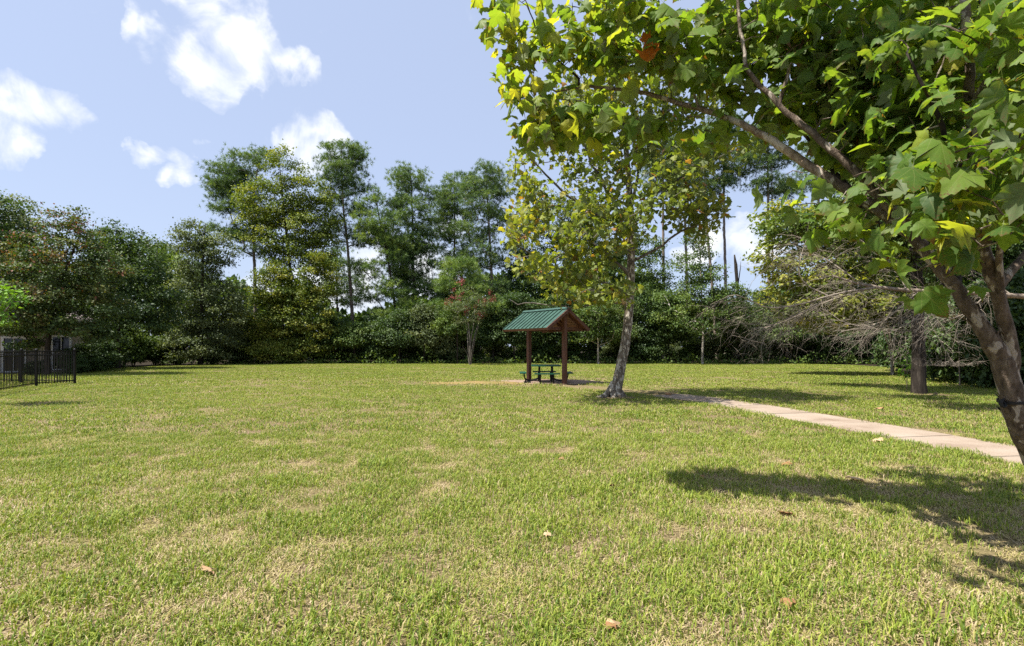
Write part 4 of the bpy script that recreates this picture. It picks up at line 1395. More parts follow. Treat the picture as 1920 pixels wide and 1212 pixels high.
for s in (-1, 1):
    ax_s = pR * s * math.cos(slope) - np.array([0, 0, math.sin(slope)])     # down the slope
    nz = pR * s * math.sin(slope) + np.array([0, 0, math.cos(slope)])
    SL = HW / math.cos(slope)
    FR = np.array([aR, ax_s, nz])
    ridge = lambda t, q, h: rb_ + aR * t + [0, 0, RZ] + ax_s * q + nz * h
    # roof panels with standing seams
    npan = 11
    wpan = Lr / npan
    for k in range(npan):
        m = MB().box(ridge(wpan * (k + .5), SL / 2 + .012, -.012), (wpan - .004, SL + .02, .014), FR)
        m.box(ridge(wpan * k + .012, SL / 2 + .012, .012), (.022, SL + .016, .035), FR)
        m.build('roof_panel', M['roof_metal'], sh, SB)
    # planks of the deck under the metal, with narrow gaps
    npl = 8
    for k in range(npl):
        MB().box(ridge(Lr / 2, SL * (k + .5) / npl, -.035 - .002), (Lr - .02, SL / npl - .016, .026), FR).build('plank', M['plank_wood'], sh, SB)
    for t in (.30, Lr / 2, Lr - .30):
        MB().box(ridge(t, SL / 2 - .02 + .03, -.105), (.06, SL - .10, .105), FR).build('rafter', M['timber'], sh, SB)
    # fascia boards: eave and both gable ends
    MB().box(ridge(Lr / 2, SL + .012 - .018, -.075 - .004), (Lr + .0, .032, .10), FR).build('fascia', M['timber'], sh, SB)
    for t in (-.018, Lr + .018):
        MB().box(ridge(t, SL / 2 + .02, -.078), (.034, SL + .02, .12), FR).build('fascia', M['timber'], sh, SB)
cap = MB()
for s in (-1, 1):
    ax_s = pR * s * math.cos(slope) - np.array([0, 0, math.sin(slope)])
    nz = pR * s * math.sin(slope) + np.array([0, 0, math.cos(slope)])
    cap.box(rb_ + aR * Lr / 2 + [0, 0, RZ + .012] + ax_s * .055 + nz * .028, (Lr + .05, .13, .012), np.array([aR, ax_s, nz]))
cap.build('ridge_cap', M['roof_metal'], sh, SB)
for p, sgn in ((post_f, -1), (post_b, 1)):
    MB().bar(p + aR * sgn * .08 + [0, 0, RZ - .72], p + aR * sgn * .46 + [0, 0, RZ - .34], .07, .07).build('brace', M['timber'], sh, SB)
    # tie beam across the eaves at each post
    MB().bar(p - pR * (HW - .16) + aR * sgn * .127 + [0, 0, EZ - .02], p + pR * (HW - .16) + aR * sgn * .127 + [0, 0, EZ - .02], .075, .12).build('tie_beam', M['timber'], sh, SB)

# ------------------------------------------------------------------ picnic table
TB = np.array([1.44, 21.9, 0])
tb = empty('picnic_table', TB); tag(tb, 'dark green square picnic table with four attached benches under the shelter', 'picnic table')


def slotted_top(cx, cy, z, sx, sy):
    """Rolled-edge deck of expanded steel: frame rim and cross bars set close."""
    m = MB()
    m.box((cx, cy, z - .012), (sx - .05, sy - .05, .02))
    for s in (-1, 1):
        m.box((cx + s * (sx / 2 - .0125), cy, z - .018), (.025, sy, .05))
        m.box((cx, cy + s * (sy / 2 - .0125), z - .019), (sx - .05, .025, .05))
    return m


slotted_top(TB[0], TB[1], .76, 1.22, 1.22).build('tabletop', M['table_green'], tb, TB)
for (dx, dy, sx, sy) in ((0, -.92, 1.04, .28), (0, .92, 1.04, .28), (-.98, 0, .28, 1.04), (.98, 0, .28, 1.04)):
    slotted_top(TB[0] + dx, TB[1] + dy, .45, sx, sy).build('bench_seat', M['table_green'], tb, TB)
for (sx, sy) in ((-.27, -.27), (.27, -.27), (-.27, .27), (.27, .27)):
    MB().tube(TB + np.array([(sx, sy, -.05), (sx, sy, .4), (sx, sy, .735)]), .032, 8).build('leg', M['steel_black'], tb, TB)
for (dx, dy) in ((0, -1), (0, 1), (-1, 0), (1, 0)):
    for o in (-.27, .27):
        side = np.array([-dy, dx, 0]) * o
        dr = np.array([dx, dy, 0])
        P = [TB + side + dr * .27 + [0, 0, .20], TB + side + dr * .55 + [0, 0, .10], TB + side + dr * .80 + [0, 0, .10], TB + side + dr * .91 + [0, 0, .2], TB + side + dr * .93 + [0, 0, .425]]
        MB().tube(smooth_line(P, 2), .026, 7).build('bench_support', M['steel_black'], tb, TB)
        MB().tube([TB + side + dr * .86 + [0, 0, .12], TB + side + dr * .86 + [0, 0, -.05]], .026, 7).build('foot', M['steel_black'], tb, TB)

# ------------------------------------------------------------------ centre sycamore
DC = 15.66
base = GX(1152, DC)
def ell(px, py, rpx, rpy, d, rd=None, w=None, _e=ell):
    return _e(px, py, rpx, rpy, d, rd if rd is not None else max(rpx / 960 * d * 1.5, 1.7) if d == DC else None, w)


csy = empty('sycamore_tree', base); tag(csy, 'leaning sycamore with mottled pale trunk and yellow-green leaves right of the shelter', 'sycamore')
rng = np.random.default_rng(71)
tr_px = [(1151, None), (1156, 728), (1164, 690), (1173, 650), (1180, 600), (1184, 540), (1187, 470), (1186, 400), (1183, 330), (1177, 250), (1173, 160), (1165, 60), (1160, 0)]
TP = tpx(tr_px, DC)
TP[1:, 1] += np.linspace(0, .5, len(TP) - 1)
TR = np.array([.22, .175, .155, .146, .138, .128, .118, .108, .09, .075, .055, .035, .02])
TPs = resample(np.column_stack([TP, TR]), .12)
m = MB().tube(TPs[:, :3], TPs[:, 3], 14, rough=.035, rng=rng)
m.build('trunk', M['bark_centre'], csy, base, smooth=True)
rtm = MB()
for a, L in ((3.5, .62), (2.9, .40), (4.4, .42), (5.2, .40), (.1, .36), (1.2, .34), (2.1, .34)):
    dr = np.array([math.cos(a), math.sin(a), 0])
    rtm = MB().tube(base + np.array([dr * .02 + [0, 0, .46], dr * .13 + [0, 0, .22], dr * .26 + [0, 0, .07], dr * L + [0, 0, -.01], dr * (L + .12) + [0, 0, -.06]]), [.09, .105, .085, .05, .02], 8, rough=.06, rng=rng)
    rtm.build('root', M['bark_centre'], csy, base, smooth=True)
limbs = []
LIMB_PX = [
    ([(1180, 512), (1143, 482), (1110, 456), (1070, 430), (1030, 400)], .062, -.6),
    ([(1180, 438), (1143, 415), (1085, 387), (1052, 367), (1011, 325), (985, 305)], .060, -.9),
    ([(1172, 570), (1143, 565), (1085, 577), (1068, 576), (1011, 567), (975, 570), (957, 560)], .034, .3),
    ([(1176, 545), (1151, 535), (1093, 527), (1036, 503), (978, 474), (955, 455)], .05, -1.0),
    ([(1190, 486), (1230, 466), (1265, 441), (1304, 421), (1345, 388)], .05, -.6),
    ([(1187, 420), (1215, 372), (1246, 350), (1296, 317), (1353, 288), (1385, 275)], .052, .2),
    ([(1187, 380), (1195, 330), (1207, 297), (1221, 256), (1240, 190)], .055, -.4),
    ([(1178, 440), (1150, 370), (1131, 330), (1111, 287), (1092, 240), (1075, 190)], .06, .5),
    ([(1184, 350), (1150, 290), (1110, 260), (1060, 215), (1030, 190)], .045, 1.0),
    ([(1180, 300), (1225, 240), (1270, 190), (1290, 150)], .045, .7),
    ([(1176, 220), (1140, 150), (1110, 90)], .035, -.4),
]
for pts, r, dy in LIMB_PX:
    P = tpx(pts, DC)
    P[:, 1] += np.linspace(.2, .2 + dy, len(P))
    P = smooth_line(P, 1)
    P[1:-1] += rng.normal(size=(len(P) - 2, 3)) * .025
    limbs.append((P, np.linspace(r, r * .3, len(P))))
    MB().tube(P, limbs[-1][1], 8, rough=.05, rng=rng).build('branch', M['bark_grey'], csy, base, smooth=True)
ells = [ell(1005, 385, 50, 50, DC), ell(975, 455, 28, 32, DC), ell(985, 320, 36, 36, DC), ell(1000, 515, 42, 26, DC), ell(1060, 530, 50, 26, DC), ell(1075, 450, 60, 50, DC), ell(1110, 345, 70, 60, DC), ell(1050, 290, 60, 40, DC),
        ell(1180, 270, 90, 50, DC), ell(1230, 380, 70, 52, DC), ell(1300, 395, 50, 32, DC), ell(1350, 300, 36, 26, DC), ell(1280, 310, 60, 45, DC), ell(1120, 555, 46, 18, DC), ell(1190, 170, 100, 60, DC), ell(1150, 60, 80, 55, DC),
        ell(1080, 200, 60, 50, DC), ell(1260, 220, 60, 50, DC), ell(1320, 410, 34, 26, DC), ell(1140, 440, 60, 50, DC), ell(1100, 490, 60, 40, DC), ell(1090, 566, 50, 10, DC)]
ells = [(e[0] * np.array([1, 1, 1]) + ((np.array([0, -1.5, 0]) * [1, 1, 1]) if q % 2 else 0), e[1], e[2]) for q, e in enumerate(ells)]
cl = sample_clumps(ells, 1020, rng, 1.3, .13)
allP = np.concatenate([TPs[TPs[:, 2] > 3.2][:, :3]] + [resample(np.column_stack([P, R]), .25)[:, :3] for P, R in limbs])
b = MB()


def grow_from(nodes, radii, clumps, rng, tip_r, up_pen=.5):
    """grow() from an arbitrary set of nodes (trunk and limbs already built)."""
    arr = np.zeros((len(nodes) + 3 * len(clumps), 3)); cnt = len(nodes)
    arr[:cnt] = nodes
    d0 = np.array([np.min(np.linalg.norm(nodes - c, axis=1)) for c in clumps])
    out = []
    for ci in np.argsort(d0):
        c = clumps[ci]
        dv = c - arr[:cnt]
        L = np.linalg.norm(dv, axis=1)
        k = int(np.argmin(L * (1 + up_pen * np.clip((arr[:cnt, 2] - c[2]) / np.maximum(L, .05), 0, 1))))
        a = arr[k]
        Ld = L[k]
        mid = a + (c - a) * .5 + rng.normal(size=3) * Ld * .09 + [0, 0, .05 * Ld]
        arr[cnt] = mid; arr[cnt + 1] = c; cnt += 2
        r = tip_r * (1 + min(Ld, 1.2) * 1.3)
        out.append((np.array([a, mid, c]), np.array([r * 1.3, r, tip_r * .6])))
    return out


for P, R in grow_from(allP, None, cl, rng, .006):
    b.tube(P, R, 4, cap=False)
b.build('twigs', M['bark_grey'], csy, base, kind='stuff')


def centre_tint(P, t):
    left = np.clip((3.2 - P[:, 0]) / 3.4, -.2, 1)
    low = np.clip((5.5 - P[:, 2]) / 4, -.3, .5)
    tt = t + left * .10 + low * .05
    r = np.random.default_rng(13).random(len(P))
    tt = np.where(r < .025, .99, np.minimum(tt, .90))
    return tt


per = 8
n = len(cl) * per
idx = np.repeat(np.arange(len(cl)), per)
P = cl[idx] + rng.normal(size=(n, 3)) * .15
N = unit(np.array([0, 0, .55]) + rng.normal(size=(n, 3)) * .6)
U = unit(rng.normal(size=(n, 3)) * [1, 1, .5] + np.array([0, 0, -.45]))
L = rng.uniform(.10, .20, n)
ct = rng.normal(size=len(cl)) * .13
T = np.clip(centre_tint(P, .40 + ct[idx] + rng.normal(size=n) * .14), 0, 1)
pxl = L / P[:, 1]
order = np.argsort(-pxl)
one, rest = order[:300], order[300:]
c = MB()
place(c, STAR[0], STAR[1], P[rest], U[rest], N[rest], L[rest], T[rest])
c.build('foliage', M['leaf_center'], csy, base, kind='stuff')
from mathutils import Matrix


def leaf_objects(meshes, mats_choice, P, U, N, L, root, base, sel, rng, pick=None):
    for q, i in enumerate(sel):
        u = unit(U[i]); nn = unit(N[i] - u * np.dot(N[i], u)); x = np.cross(u, nn)
        me = meshes[(q if pick is None else pick[q]) % len(meshes)]
        o = bpy.data.objects.new('leaf', me)
        COL.objects.link(o)
        o.parent = root
        R = np.column_stack([x, u, nn]) * L[i]
        m4 = Matrix(((R[0, 0], R[0, 1], R[0, 2], P[i, 0] - base[0]), (R[1, 0], R[1, 1], R[1, 2], P[i, 1] - base[1]), (R[2, 0], R[2, 1], R[2, 2], P[i, 2] - base[2]), (0, 0, 0, 1)))
        o.matrix_local = m4


star_meshes = []
for q in range(10):
    v_, f_, _ = fan(SYC_S, .3 + .1 * (q % 3), .2 + .08 * (q % 4), .15, 300 + q)
    star_meshes.append(MB().add(v_, f_, .22 + .068 * q).build('leaf', M['leaf_center'], link=False))
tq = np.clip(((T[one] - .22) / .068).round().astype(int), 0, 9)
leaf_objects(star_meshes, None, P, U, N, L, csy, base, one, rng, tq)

# ------------------------------------------------------------------ near sycamore reaching in from the right
base = np.array([3.92, 3.6, 0])
nsy = empty('sycamore_tree', base); tag(nsy, 'near sycamore with flaking trunk and a long limb of large leaves overhead', 'sycamore')
rng = np.random.default_rng(81)


def line3(rows):
    return np.array([W(px, py, d) for px, py, d in rows])


main_px = [(2030, 1064, 3.60, .125), (1985, 950, 3.58, .108), (1940, 850, 3.55, .098), (1910, 790, 3.52, .090), (1893, 730, 3.5, .082), (1878, 668, 3.5, .086), (1856, 635, 3.5, .070), (1835, 605, 3.52, .060), (1800, 552, 3.58, .054), (1766, 508, 3.66, .052), (1727, 461, 3.78, .052),
           (1690, 425, 3.9, .052), (1647, 393, 4.0, .053), (1590, 357, 4.15, .052), (1545, 328, 4.28, .049), (1495, 296, 4.42, .046), (1438, 258, 4.6, .042), (1395, 234, 4.72, .038), (1345, 214, 4.85, .034), (1280, 195, 5.0, .029), (1213, 175, 5.12, .025), (1164, 168, 5.2, .022), (1098, 161, 5.25, .017), (1042, 172, 5.3, .012), (1005, 150, 5.3, .008)]
MP = line3([r[:3] for r in main_px]); MR = np.array([r[3] for r in main_px])
MR = MR * .80
MS = resample(np.column_stack([MP, MR]), .06)
MS[3:, :3] += rng.normal(size=(len(MS) - 3, 3)) * .0035
ntr = int(np.argmin(np.linalg.norm(MS[:, :3] - MP[5], axis=1)))
MB().tube(MS[:ntr + 1, :3], MS[:ntr + 1, 3], 18, rough=.02, rng=rng, cap=False).build('trunk', M['bark_fore'], nsy, base, smooth=True)
nli = int(np.argmin(np.linalg.norm(MS[:, :3] - MP[14], axis=1)))
MB().tube(MS[ntr - 6:nli + 1, :3], MS[ntr - 6:nli + 1, 3] * .985, 12, rough=.03, rng=rng).build('branch', M['bark_fore'], nsy, base, smooth=True)
MB().tube(MS[nli - 2:, :3], MS[nli - 2:, 3] * .975, 10, rough=.03, rng=rng).build('branch', M['bark_limb'], nsy, base, smooth=True)
BR = [(MS[:, :3], MS[:, 3])]


def near_branch(rows, rad, mat='bark_fore', sides=9):
    P = line3(rows)
    S = resample(np.column_stack([P, np.linspace(rad[0], rad[1], len(P))]), .07)
    S[1:-1, :3] += rng.normal(size=(len(S) - 2, 3)) * .004
    BR.append((S[:, :3], S[:, 3]))
    MB().tube(S[:, :3], S[:, 3], sides, rough=.03, rng=rng).build('branch', M[mat], nsy, base, smooth=True)


near_branch([(1899, 720, 3.5), (1896, 655, 3.47), (1886, 605, 3.45), (1868, 545, 3.42), (1850, 485, 3.4), (1836, 410, 3.4), (1826, 300, 3.4), (1818, 180, 3.42), (1815, 60, 3.45), (1800, -120, 3.5)], (.047, .024))
near_branch([(1877, 590, 3.43), (1876, 535, 3.38), (1872, 480, 3.33), (1880, 430, 3.25), (1898, 380, 3.1)], (.03, .008))
near_branch([(1730, 462, 3.8), (1700, 415, 3.8), (1662, 383, 3.85), (1612, 330, 3.95), (1563, 285, 4.05), (1514, 243, 4.15), (1468, 205, 4.25), (1419, 156, 4.35), (1400, 128, 4.4), (1388, 60, 4.45), (1380, -40, 4.5)], (.040, .012))
near_branch([(1462, 195, 4.27), (1480, 130, 4.25), (1515, 60, 4.25), (1524, 0, 4.25), (1530, -90, 4.25)], (.017, .006))
near_branch([(1537, 247, 4.2), (1582, 220, 4.15), (1627, 190, 4.1), (1673, 133, 4.1)], (.011, .004), 'bark_white', 6)
near_branch([(1309, 199, 4.93), (1293, 148, 4.9), (1263, 112, 4.85), (1227, 89, 4.8), (1190, 63, 4.8)], (.013, .005), 'bark_white', 6)
near_branch([(1085, 160, 5.25), (1085, 148, 5.25), (1055, 122, 5.2), (1019, 89, 5.2), (1002, 46, 5.2), (985, 0, 5.2)], (.014, .005), 'bark_dark', 6)
near_branch([(1600, 362, 4.15), (1570, 330, 4.35), (1520, 270, 4.6), (1500, 240, 4.8), (1480, 180, 5.0)], (.024, .008), 'bark_dark', 7)
near_branch([(1790, 540, 3.6), (1796, 490, 3.7), (1800, 430, 3.8), (1760, 320, 3.9), (1720, 200, 4.0), (1690, 60, 4.1)], (.035, .010), 'bark_dark', 8)
near_branch([(1830, 350, 3.4), (1780, 270, 3.3), (1740, 180, 3.2), (1700, 100, 3.2)], (.022, .006), 'bark_dark', 7)
near_branch([(1845, 460, 3.4), (1900, 380, 3.1), (1960, 300, 2.9), (2010, 220, 2.8)], (.028, .010), 'bark_fore', 7)
near_branch([(1820, 200, 3.4), (1890, 90, 3.2), (1960, 0, 3.1)], (.02, .008), 'bark_fore', 7)
near_branch([(1868, 545, 3.42), (1960, 430, 3.6), (2060, 300, 3.8), (2140, 100, 4.0)], (.03, .012), 'bark_fore', 8)
near_branch([(1800, -120, 3.5), (1700, -260, 3.6), (1560, -380, 3.8)], (.03, .010), 'bark_fore', 7)
# peeling bark on the trunk
fl = MB()
for _ in range(70):
    i = rng.integers(6, len(MS) // 2)
    a = rng.uniform(0, 6.28)
    Tn = unit(MS[i + 1, :3] - MS[i - 1, :3])
    s0 = unit(np.cross(Tn, [0, 1, 0])); s1 = np.cross(Tn, s0)
    o = s0 * math.cos(a) + s1 * math.sin(a); sd = np.cross(Tn, o)
    r = MS[i, 3]
    h, w = rng.uniform(.02, .06), rng.uniform(.015, .035)
    p = MS[i, :3]
    lift = rng.uniform(.003, .018)
    fl.add([p + o * (r * 1.0) - sd * w * .5, p + o * (r * 1.0) + sd * w * .5, p + o * (r + .004) + Tn * h * .5 + sd * w * .6, p + o * (r + .004) + Tn * h * .5 - sd * w * .4, p + o * (r + lift) + Tn * h + sd * w * .3, p + o * (r + lift * 1.2) + Tn * h * .95 - sd * w * .35],
           [[0, 1, 2, 3], [3, 2, 4, 5]], 0.5)
fl.build('bark_flakes', M['bark_fore'], nsy, base, kind='stuff')
# strap round the trunk
i0 = int(np.argmin(np.abs(MS[:ntr, 2] - W(1895, 757, 3.5)[2])))
c0 = MS[i0, :3]; Tn = unit(MS[i0 + 1, :3] - MS[i0 - 1, :3])
Tn = unit(Tn + np.array([.10, 0, .25]))
s0 = unit(np.cross(Tn, [0, 1, 0])); s1 = np.cross(Tn, s0)
r0 = MS[i0, 3] + .006
ring = MB()
na = 28
Vv = []
for k in range(na):
    a = 2 * math.pi * k / na
    o = s0 * math.cos(a) * 1.04 + s1 * math.sin(a) * 1.04
    for (dr, dz) in ((0, -.010), (.005, -.009), (.005, .009), (0, .010)):
        Vv.append(c0 + o * (r0 + dr) + Tn * dz)
idx = np.arange(na * 4).reshape(na, 4)
nx = np.roll(idx, -1, 0)
Fq = np.concatenate([np.stack([idx[:, j], nx[:, j], nx[:, (j + 1) % 4], idx[:, (j + 1) % 4]], -1) for j in range(4)])
ring.add(Vv, Fq)
strap = ring.build('strap', M['strap'], origin=c0)
tag(strap, 'black strap tied round the near sycamore trunk', 'strap')
kn = MB()
lp = c0 + (-s0 * (r0 + .022) if (-s0)[0] < 0 else s0 * (r0 + .022)) + np.array([0, -.03, -.008])
for q in range(3):
    t_ = np.linspace(0, 2 * math.pi, 9)
    kn.tube(np.stack([lp[0] + .018 * np.cos(t_), lp[1] + .012 * np.sin(t_ + q), lp[2] + .020 * np.sin(t_) + .006 * q], 1), .008, 6)
kn.build('knot', M['strap'], strap, c0)

# leaves
n_ells = [ell(955, 30, 38, 42, 5.2, .35), ell(1000, 110, 50, 45, 5.2, .4), ell(1050, 55, 60, 50, 5.2, .4), ell(985, 205, 32, 52, 5.25, .3), ell(1065, 200, 66, 34, 5.2, .35), ell(1130, 110, 75, 42, 5.1, .4), ell(1000, 255, 26, 22, 5.25, .25),
          ell(1230, 60, 85, 60, 4.9, .4), ell(1150, 20, 45, 30, 4.9, .4), ell(1130, 215, 80, 22, 5.1, .3), ell(1250, 225, 50, 20, 5.0, .3), ell(1200, 140, 70, 40, 5.0, .3),
          ell(1330, 90, 80, 80, 4.7, .45), ell(1340, 235, 50, 28, 4.8, .3), ell(1400, 150, 70, 85, 4.6, .4), ell(1430, 30, 90, 55, 4.5, .45), ell(1300, 150, 60, 45, 4.8, .3),
          ell(1500, 130, 90, 110, 4.4, .5), ell(1600, 110, 100, 120, 4.2, .5), ell(1590, 270, 75, 55, 4.1, .35), ell(1540, 200, 80, 60, 4.4, .4), ell(1480, 330, 26, 22, 4.45, .2), ell(1570, 385, 45, 22, 4.1, .2), ell(1500, 390, 30, 16, 4.3, .15),
          ell(1720, 120, 125, 125, 3.7, .55), ell(1720, 310, 105, 80, 3.6, .45), ell(1690, 425, 55, 26, 3.6, .2), ell(1640, 400, 50, 30, 3.8, .25), ell(1650, 250, 70, 60, 3.9, .4),
          ell(1840, 150, 110, 150, 3.2, .55), ell(1850, 330, 100, 80, 3.0, .45), ell(1840, 440, 70, 38, 3.0, .25), ell(1790, 480, 40, 28, 3.2, .2), ell(1745, 440, 40, 36, 3.4, .2),
          ell(1880, 250, 60, 150, 2.5, .3), ell(1790, 350, 90, 80, 2.7, .25), ell(1880, 420, 50, 60, 2.6, .25), ell(1810, 440, 60, 50, 2.9, .25), ell(1640, 330, 70, 40, 3.6, .25), ell(1700, 390, 60, 40, 3.3, .2), ell(1740, 505, 26, 20, 3.2, .12), ell(1790, 530, 24, 18, 3.1, .12), ell(1095, 235, 70, 26, 5.0, .3), ell(1010, 215, 50, 36, 5.0, .3), ell(1160, 240, 50, 20, 4.9, .25)]
over = [(np.array([2.25, 3.75, 5.0]), np.array([.75, .65, .4]), .9), (np.array([2.5, 4.9, 5.0]), np.array([.8, .7, .45]), .7), (np.array([3.3, 4.2, 4.8]), np.array([1.0, .9, .7]), .8), (np.array([1.05, 2.95, 4.2]), np.array([.40, .25, .2]), .10), (np.array([3.9, 3.9, 4.3]), np.array([1.3, 1.1, 1.3]), 1.3), (np.array([4.6, 4.6, 3.8]), np.array([1.0, 1.0, 1.3]), .8)]  # leaf clumps mostly out of frame, added to shade the canopy and lawn
CA = sample_clumps(n_ells, 520, rng, 1.2, .10)
CB = sample_clumps(over, 175, rng, 1.2, .15)
NC = np.concatenate([CA, CB])
nodes = np.concatenate([resample(np.column_stack([P, R]), .12)[8 if k == 0 else 2:, :3] for k, (P, R) in enumerate(BR)])
nodes = nodes[nodes[:, 2] > 1.95]
b = MB()
for P, R in grow_from(nodes, None, NC, rng, .0036, .2):
    b.tube(P, R, 5, cap=False)
b.build('twigs', M['bark_fore'], nsy, base, kind='stuff')
per = 6
n = len(NC) * per
idx = np.repeat(np.arange(len(NC)), per)
P = NC[idx] + rng.normal(size=(n, 3)) * np.array([.12, .11, .10])
N = unit(np.array([-.12, -.22, .62]) + rng.normal(size=(n, 3)) * .50)
U = unit(rng.normal(size=(n, 3)) * np.array([1, 1, .45]) + np.array([-.1, -.1, -.5]))
L = np.clip(rng.normal(.132, .036, n), .06, .205)
nm = []
petv = np.array([(-.012, .02, -.004), (.012, .02, -.004), (.010, -.20, .05), (-.010, -.20, .05), (.008, -.40, .14), (-.008, -.40, .14)])
petf = np.array([[0, 1, 2, 3], [3, 2, 4, 5]])


def sycamore_leaf(seed, tint, mat, bend, fold, wave):
    v_, f_, o_ = fan(SYC, bend, fold, wave, seed)
    mb = MB().add(v_, f_, tint)
    mb.add(petv, petf, tint)
    uv = np.vstack([o_, petv[:, :2] * 0 + [0, .001]])
    return mb, uv


for q in range(14):
    mb, uv = sycamore_leaf(700 + q, (.15, .25, .35, .45, .3, .2, .4, .5, .55, .3, .35, .62, .7, .78)[q], None, rng.uniform(.1, .95), rng.uniform(.05, .85), rng.uniform(.05, .4))
    nm.append(mb.build('leaf', M['leaf_fore'], link=False, uv=uv, smooth=False))
for me in nm:
    me.polygons.foreach_set('use_smooth', np.ones(len(me.polygons), bool))
sx = P[:, 0] / P[:, 1] * 960 + 960
sy = 650 - (P[:, 2] - EYE) / P[:, 1] * 960
inview = (sx > 860) & (sx < 1960) & (sy > -30) & (sy < 620)
# keep the sky gap and the open places of the photograph free of leaves
main_pts = np.concatenate([q[0] for q in (BR[0], BR[1], BR[3])])
limb_d = np.min(np.linalg.norm(P[:, None, :] + U[:, None, :] * .5 * L[:, None, None] + np.array([0, .09, 0]) - main_pts[None, ::2, :], axis=2), axis=1)
thin = (sx < 1330) & (rng.random(n) < .14) | (sx > 1330) & (sx < 1500) & (rng.random(n) < .08)
clear = ((limb_d > .15) | (rng.random(n) < .25)) & ~thin
sxm, sym = main_pts[:, 0] / main_pts[:, 1] * 960 + 960, 650 - (main_pts[:, 2] - EYE) / main_pts[:, 1] * 960
lx = sx + U[:, 0] * .5 * L / P[:, 1] * 960
ly = sy - U[:, 2] * .5 * L / P[:, 1] * 960
gap = np.sqrt((lx[:, None] - sxm[None, ::2]) ** 2 + (ly[:, None] - sym[None, ::2]) ** 2)
near_i = np.argmin(gap, 1)
hides = (gap.min(1) < 34) & (P[:, 1] < main_pts[::2][near_i, 1] + .05) & (rng.random(n) < .8)
ok = clear & ~hides
P, N, U, L, sx, sy, inview = P[ok], N[ok], U[ok], L[ok], sx[ok], sy[ok], inview[ok]
n = len(P)
app = np.where(inview, L / P[:, 1], 0)
order = np.argsort(-app)
one, rest = order[:300], order[300:]
yellow = np.clip((1650 - sx) / 700, 0, 1)
pick = np.empty(300, int)
for q, i in enumerate(one):
    pick[q] = rng.integers(6, 14) if rng.random() < .25 + .6 * yellow[i] else rng.integers(0, 10)
leaf_objects(nm, None, P, U, N, L, nsy, base, one, rng, pick)
# the orange dead leaves
for (px, py, d, sz) in ((1222, 112, 4.7, .17), (1213, 78, 4.75, .09), (1754, 104, 3.5, .08)):
    mb, uv = sycamore_leaf(900 + px, .4, None, .5, .9, .4)
    me = mb.build('leaf', M['leaf_orange'], link=False, uv=uv)
    o = bpy.data.objects.new('leaf', me); COL.objects.link(o); o.parent = nsy
    o['label'] = 'dead orange leaf'
    o.location = tuple(W(px, py, d) - base)
    o.scale = (sz,) * 3
    o.rotation_euler = (math.radians(105), math.radians(20), math.radians(160))
c = MB()
uvs = []
for q in range(6):
    sel = rest[q::6]
    v_, f_, o_ = fan(SYC, .15 + .15 * q, .1 + .13 * q, .25, 800 + q)
    T = np.clip(.24 + .55 * yellow[sel] * rng.random(len(sel)) + rng.normal(size=len(sel)) * .12, 0, .95)
    place(c, v_, [f_], P[sel], U[sel], N[sel], L[sel], T)
    uvs.append(np.tile(o_, (len(sel), 1)))
fo = c.build('foliage', M['leaf_fore'], nsy, base, kind='stuff', uv=np.concatenate(uvs))
fo.data.polygons.foreach_set('use_smooth', np.ones(len(fo.data.polygons), bool))

# ------------------------------------------------------------------ bare fallen tree top on the right
DD = 15.2
fb = GX(2010, DD)
dt = empty('fallen_tree', fb); tag(dt, 'bare pale fallen tree lying sideways with a tangle of dead twigs above the far lawn', 'dead tree')
rng = np.random.default_rng(91)
tp = line3([(2120, 600, DD), (2010, 572, DD), (1920, 556, DD), (1800, 548, DD + .1), (1700, 545, DD + .2), (1640, 538, DD + .2), (1600, 530, DD + .3), (1560, 517, DD + .4)])
MB().tube(resample(np.column_stack([tp, np.linspace(.10, .028, len(tp))]), .2)[:, :3], resample(np.column_stack([tp, np.linspace(.10, .028, len(tp))]), .2)[:, 3], 10, rough=.08, rng=rng).build('trunk', M['bark_fall'], dt, fb, smooth=True)
MB().tube(line3([(2115, 602, DD), (2112, 650, DD), (2110, 745, DD)]), [.17, .19, .22], 10).build('trunk', M['bark_fall'], dt, fb, smooth=True)
mains = []
for pts, r in (([(1640, 540, DD), (1600, 545, DD - .2), (1553, 555, DD - .5), (1500, 572, DD - .7), (1440, 580, DD - 1.0), (1400, 560, DD - 1.2), (1380, 553, DD - 1.3)], .045),
               ([(1553, 555, DD - .5), (1510, 535, DD - .3), (1496, 510, DD - .2), (1503, 475, DD), (1512, 450, DD)], .030),
               ([(1553, 555, DD - .5), (1520, 580, DD - .6), (1470, 600, DD - .8), (1430, 615, DD - 1)], .026),
               ([(1720, 548, DD + .2), (1640, 618, DD - .5), (1580, 605, DD - .7), (1560, 590, DD - .5)], .026),
               ([(1760, 548, DD), (1700, 618, DD - .8), (1630, 617, DD - 1)], .022),
               ([(1620, 536, DD), (1570, 500, DD + .5), (1540, 480, DD + 1), (1480, 470, DD + 1.2)], .028),
               ([(1700, 545, DD), (1680, 500, DD + .6), (1640, 470, DD + 1), (1600, 440, DD + 1.2)], .028),
               ([(1640, 540, DD), (1560, 560, DD + 1), (1480, 600, DD + 1.4), (1420, 620, DD + 1.6)], .026),
               ([(1850, 552, DD), (1800, 600, DD - .8), (1740, 590, DD - 1.2), (1690, 560, DD - 1.4)], .024),
               ([(1900, 556, DD), (1850, 520, DD + .4), (1780, 490, DD + .6), (1720, 470, DD + 1)], .026),
               ([(1720, 548, DD), (1760, 640, DD - .6), (1795, 690, DD - .9)], .016)):
    P = smooth_line(line3(pts), 1)
    mains.append((P, np.linspace(r * .72, r * .25, len(P))))
    MB().tube(P, mains[-1][1], 6, rough=.05, rng=rng).build('branch', M['bark_dead'], dt, fb, smooth=True)
tw = MB()


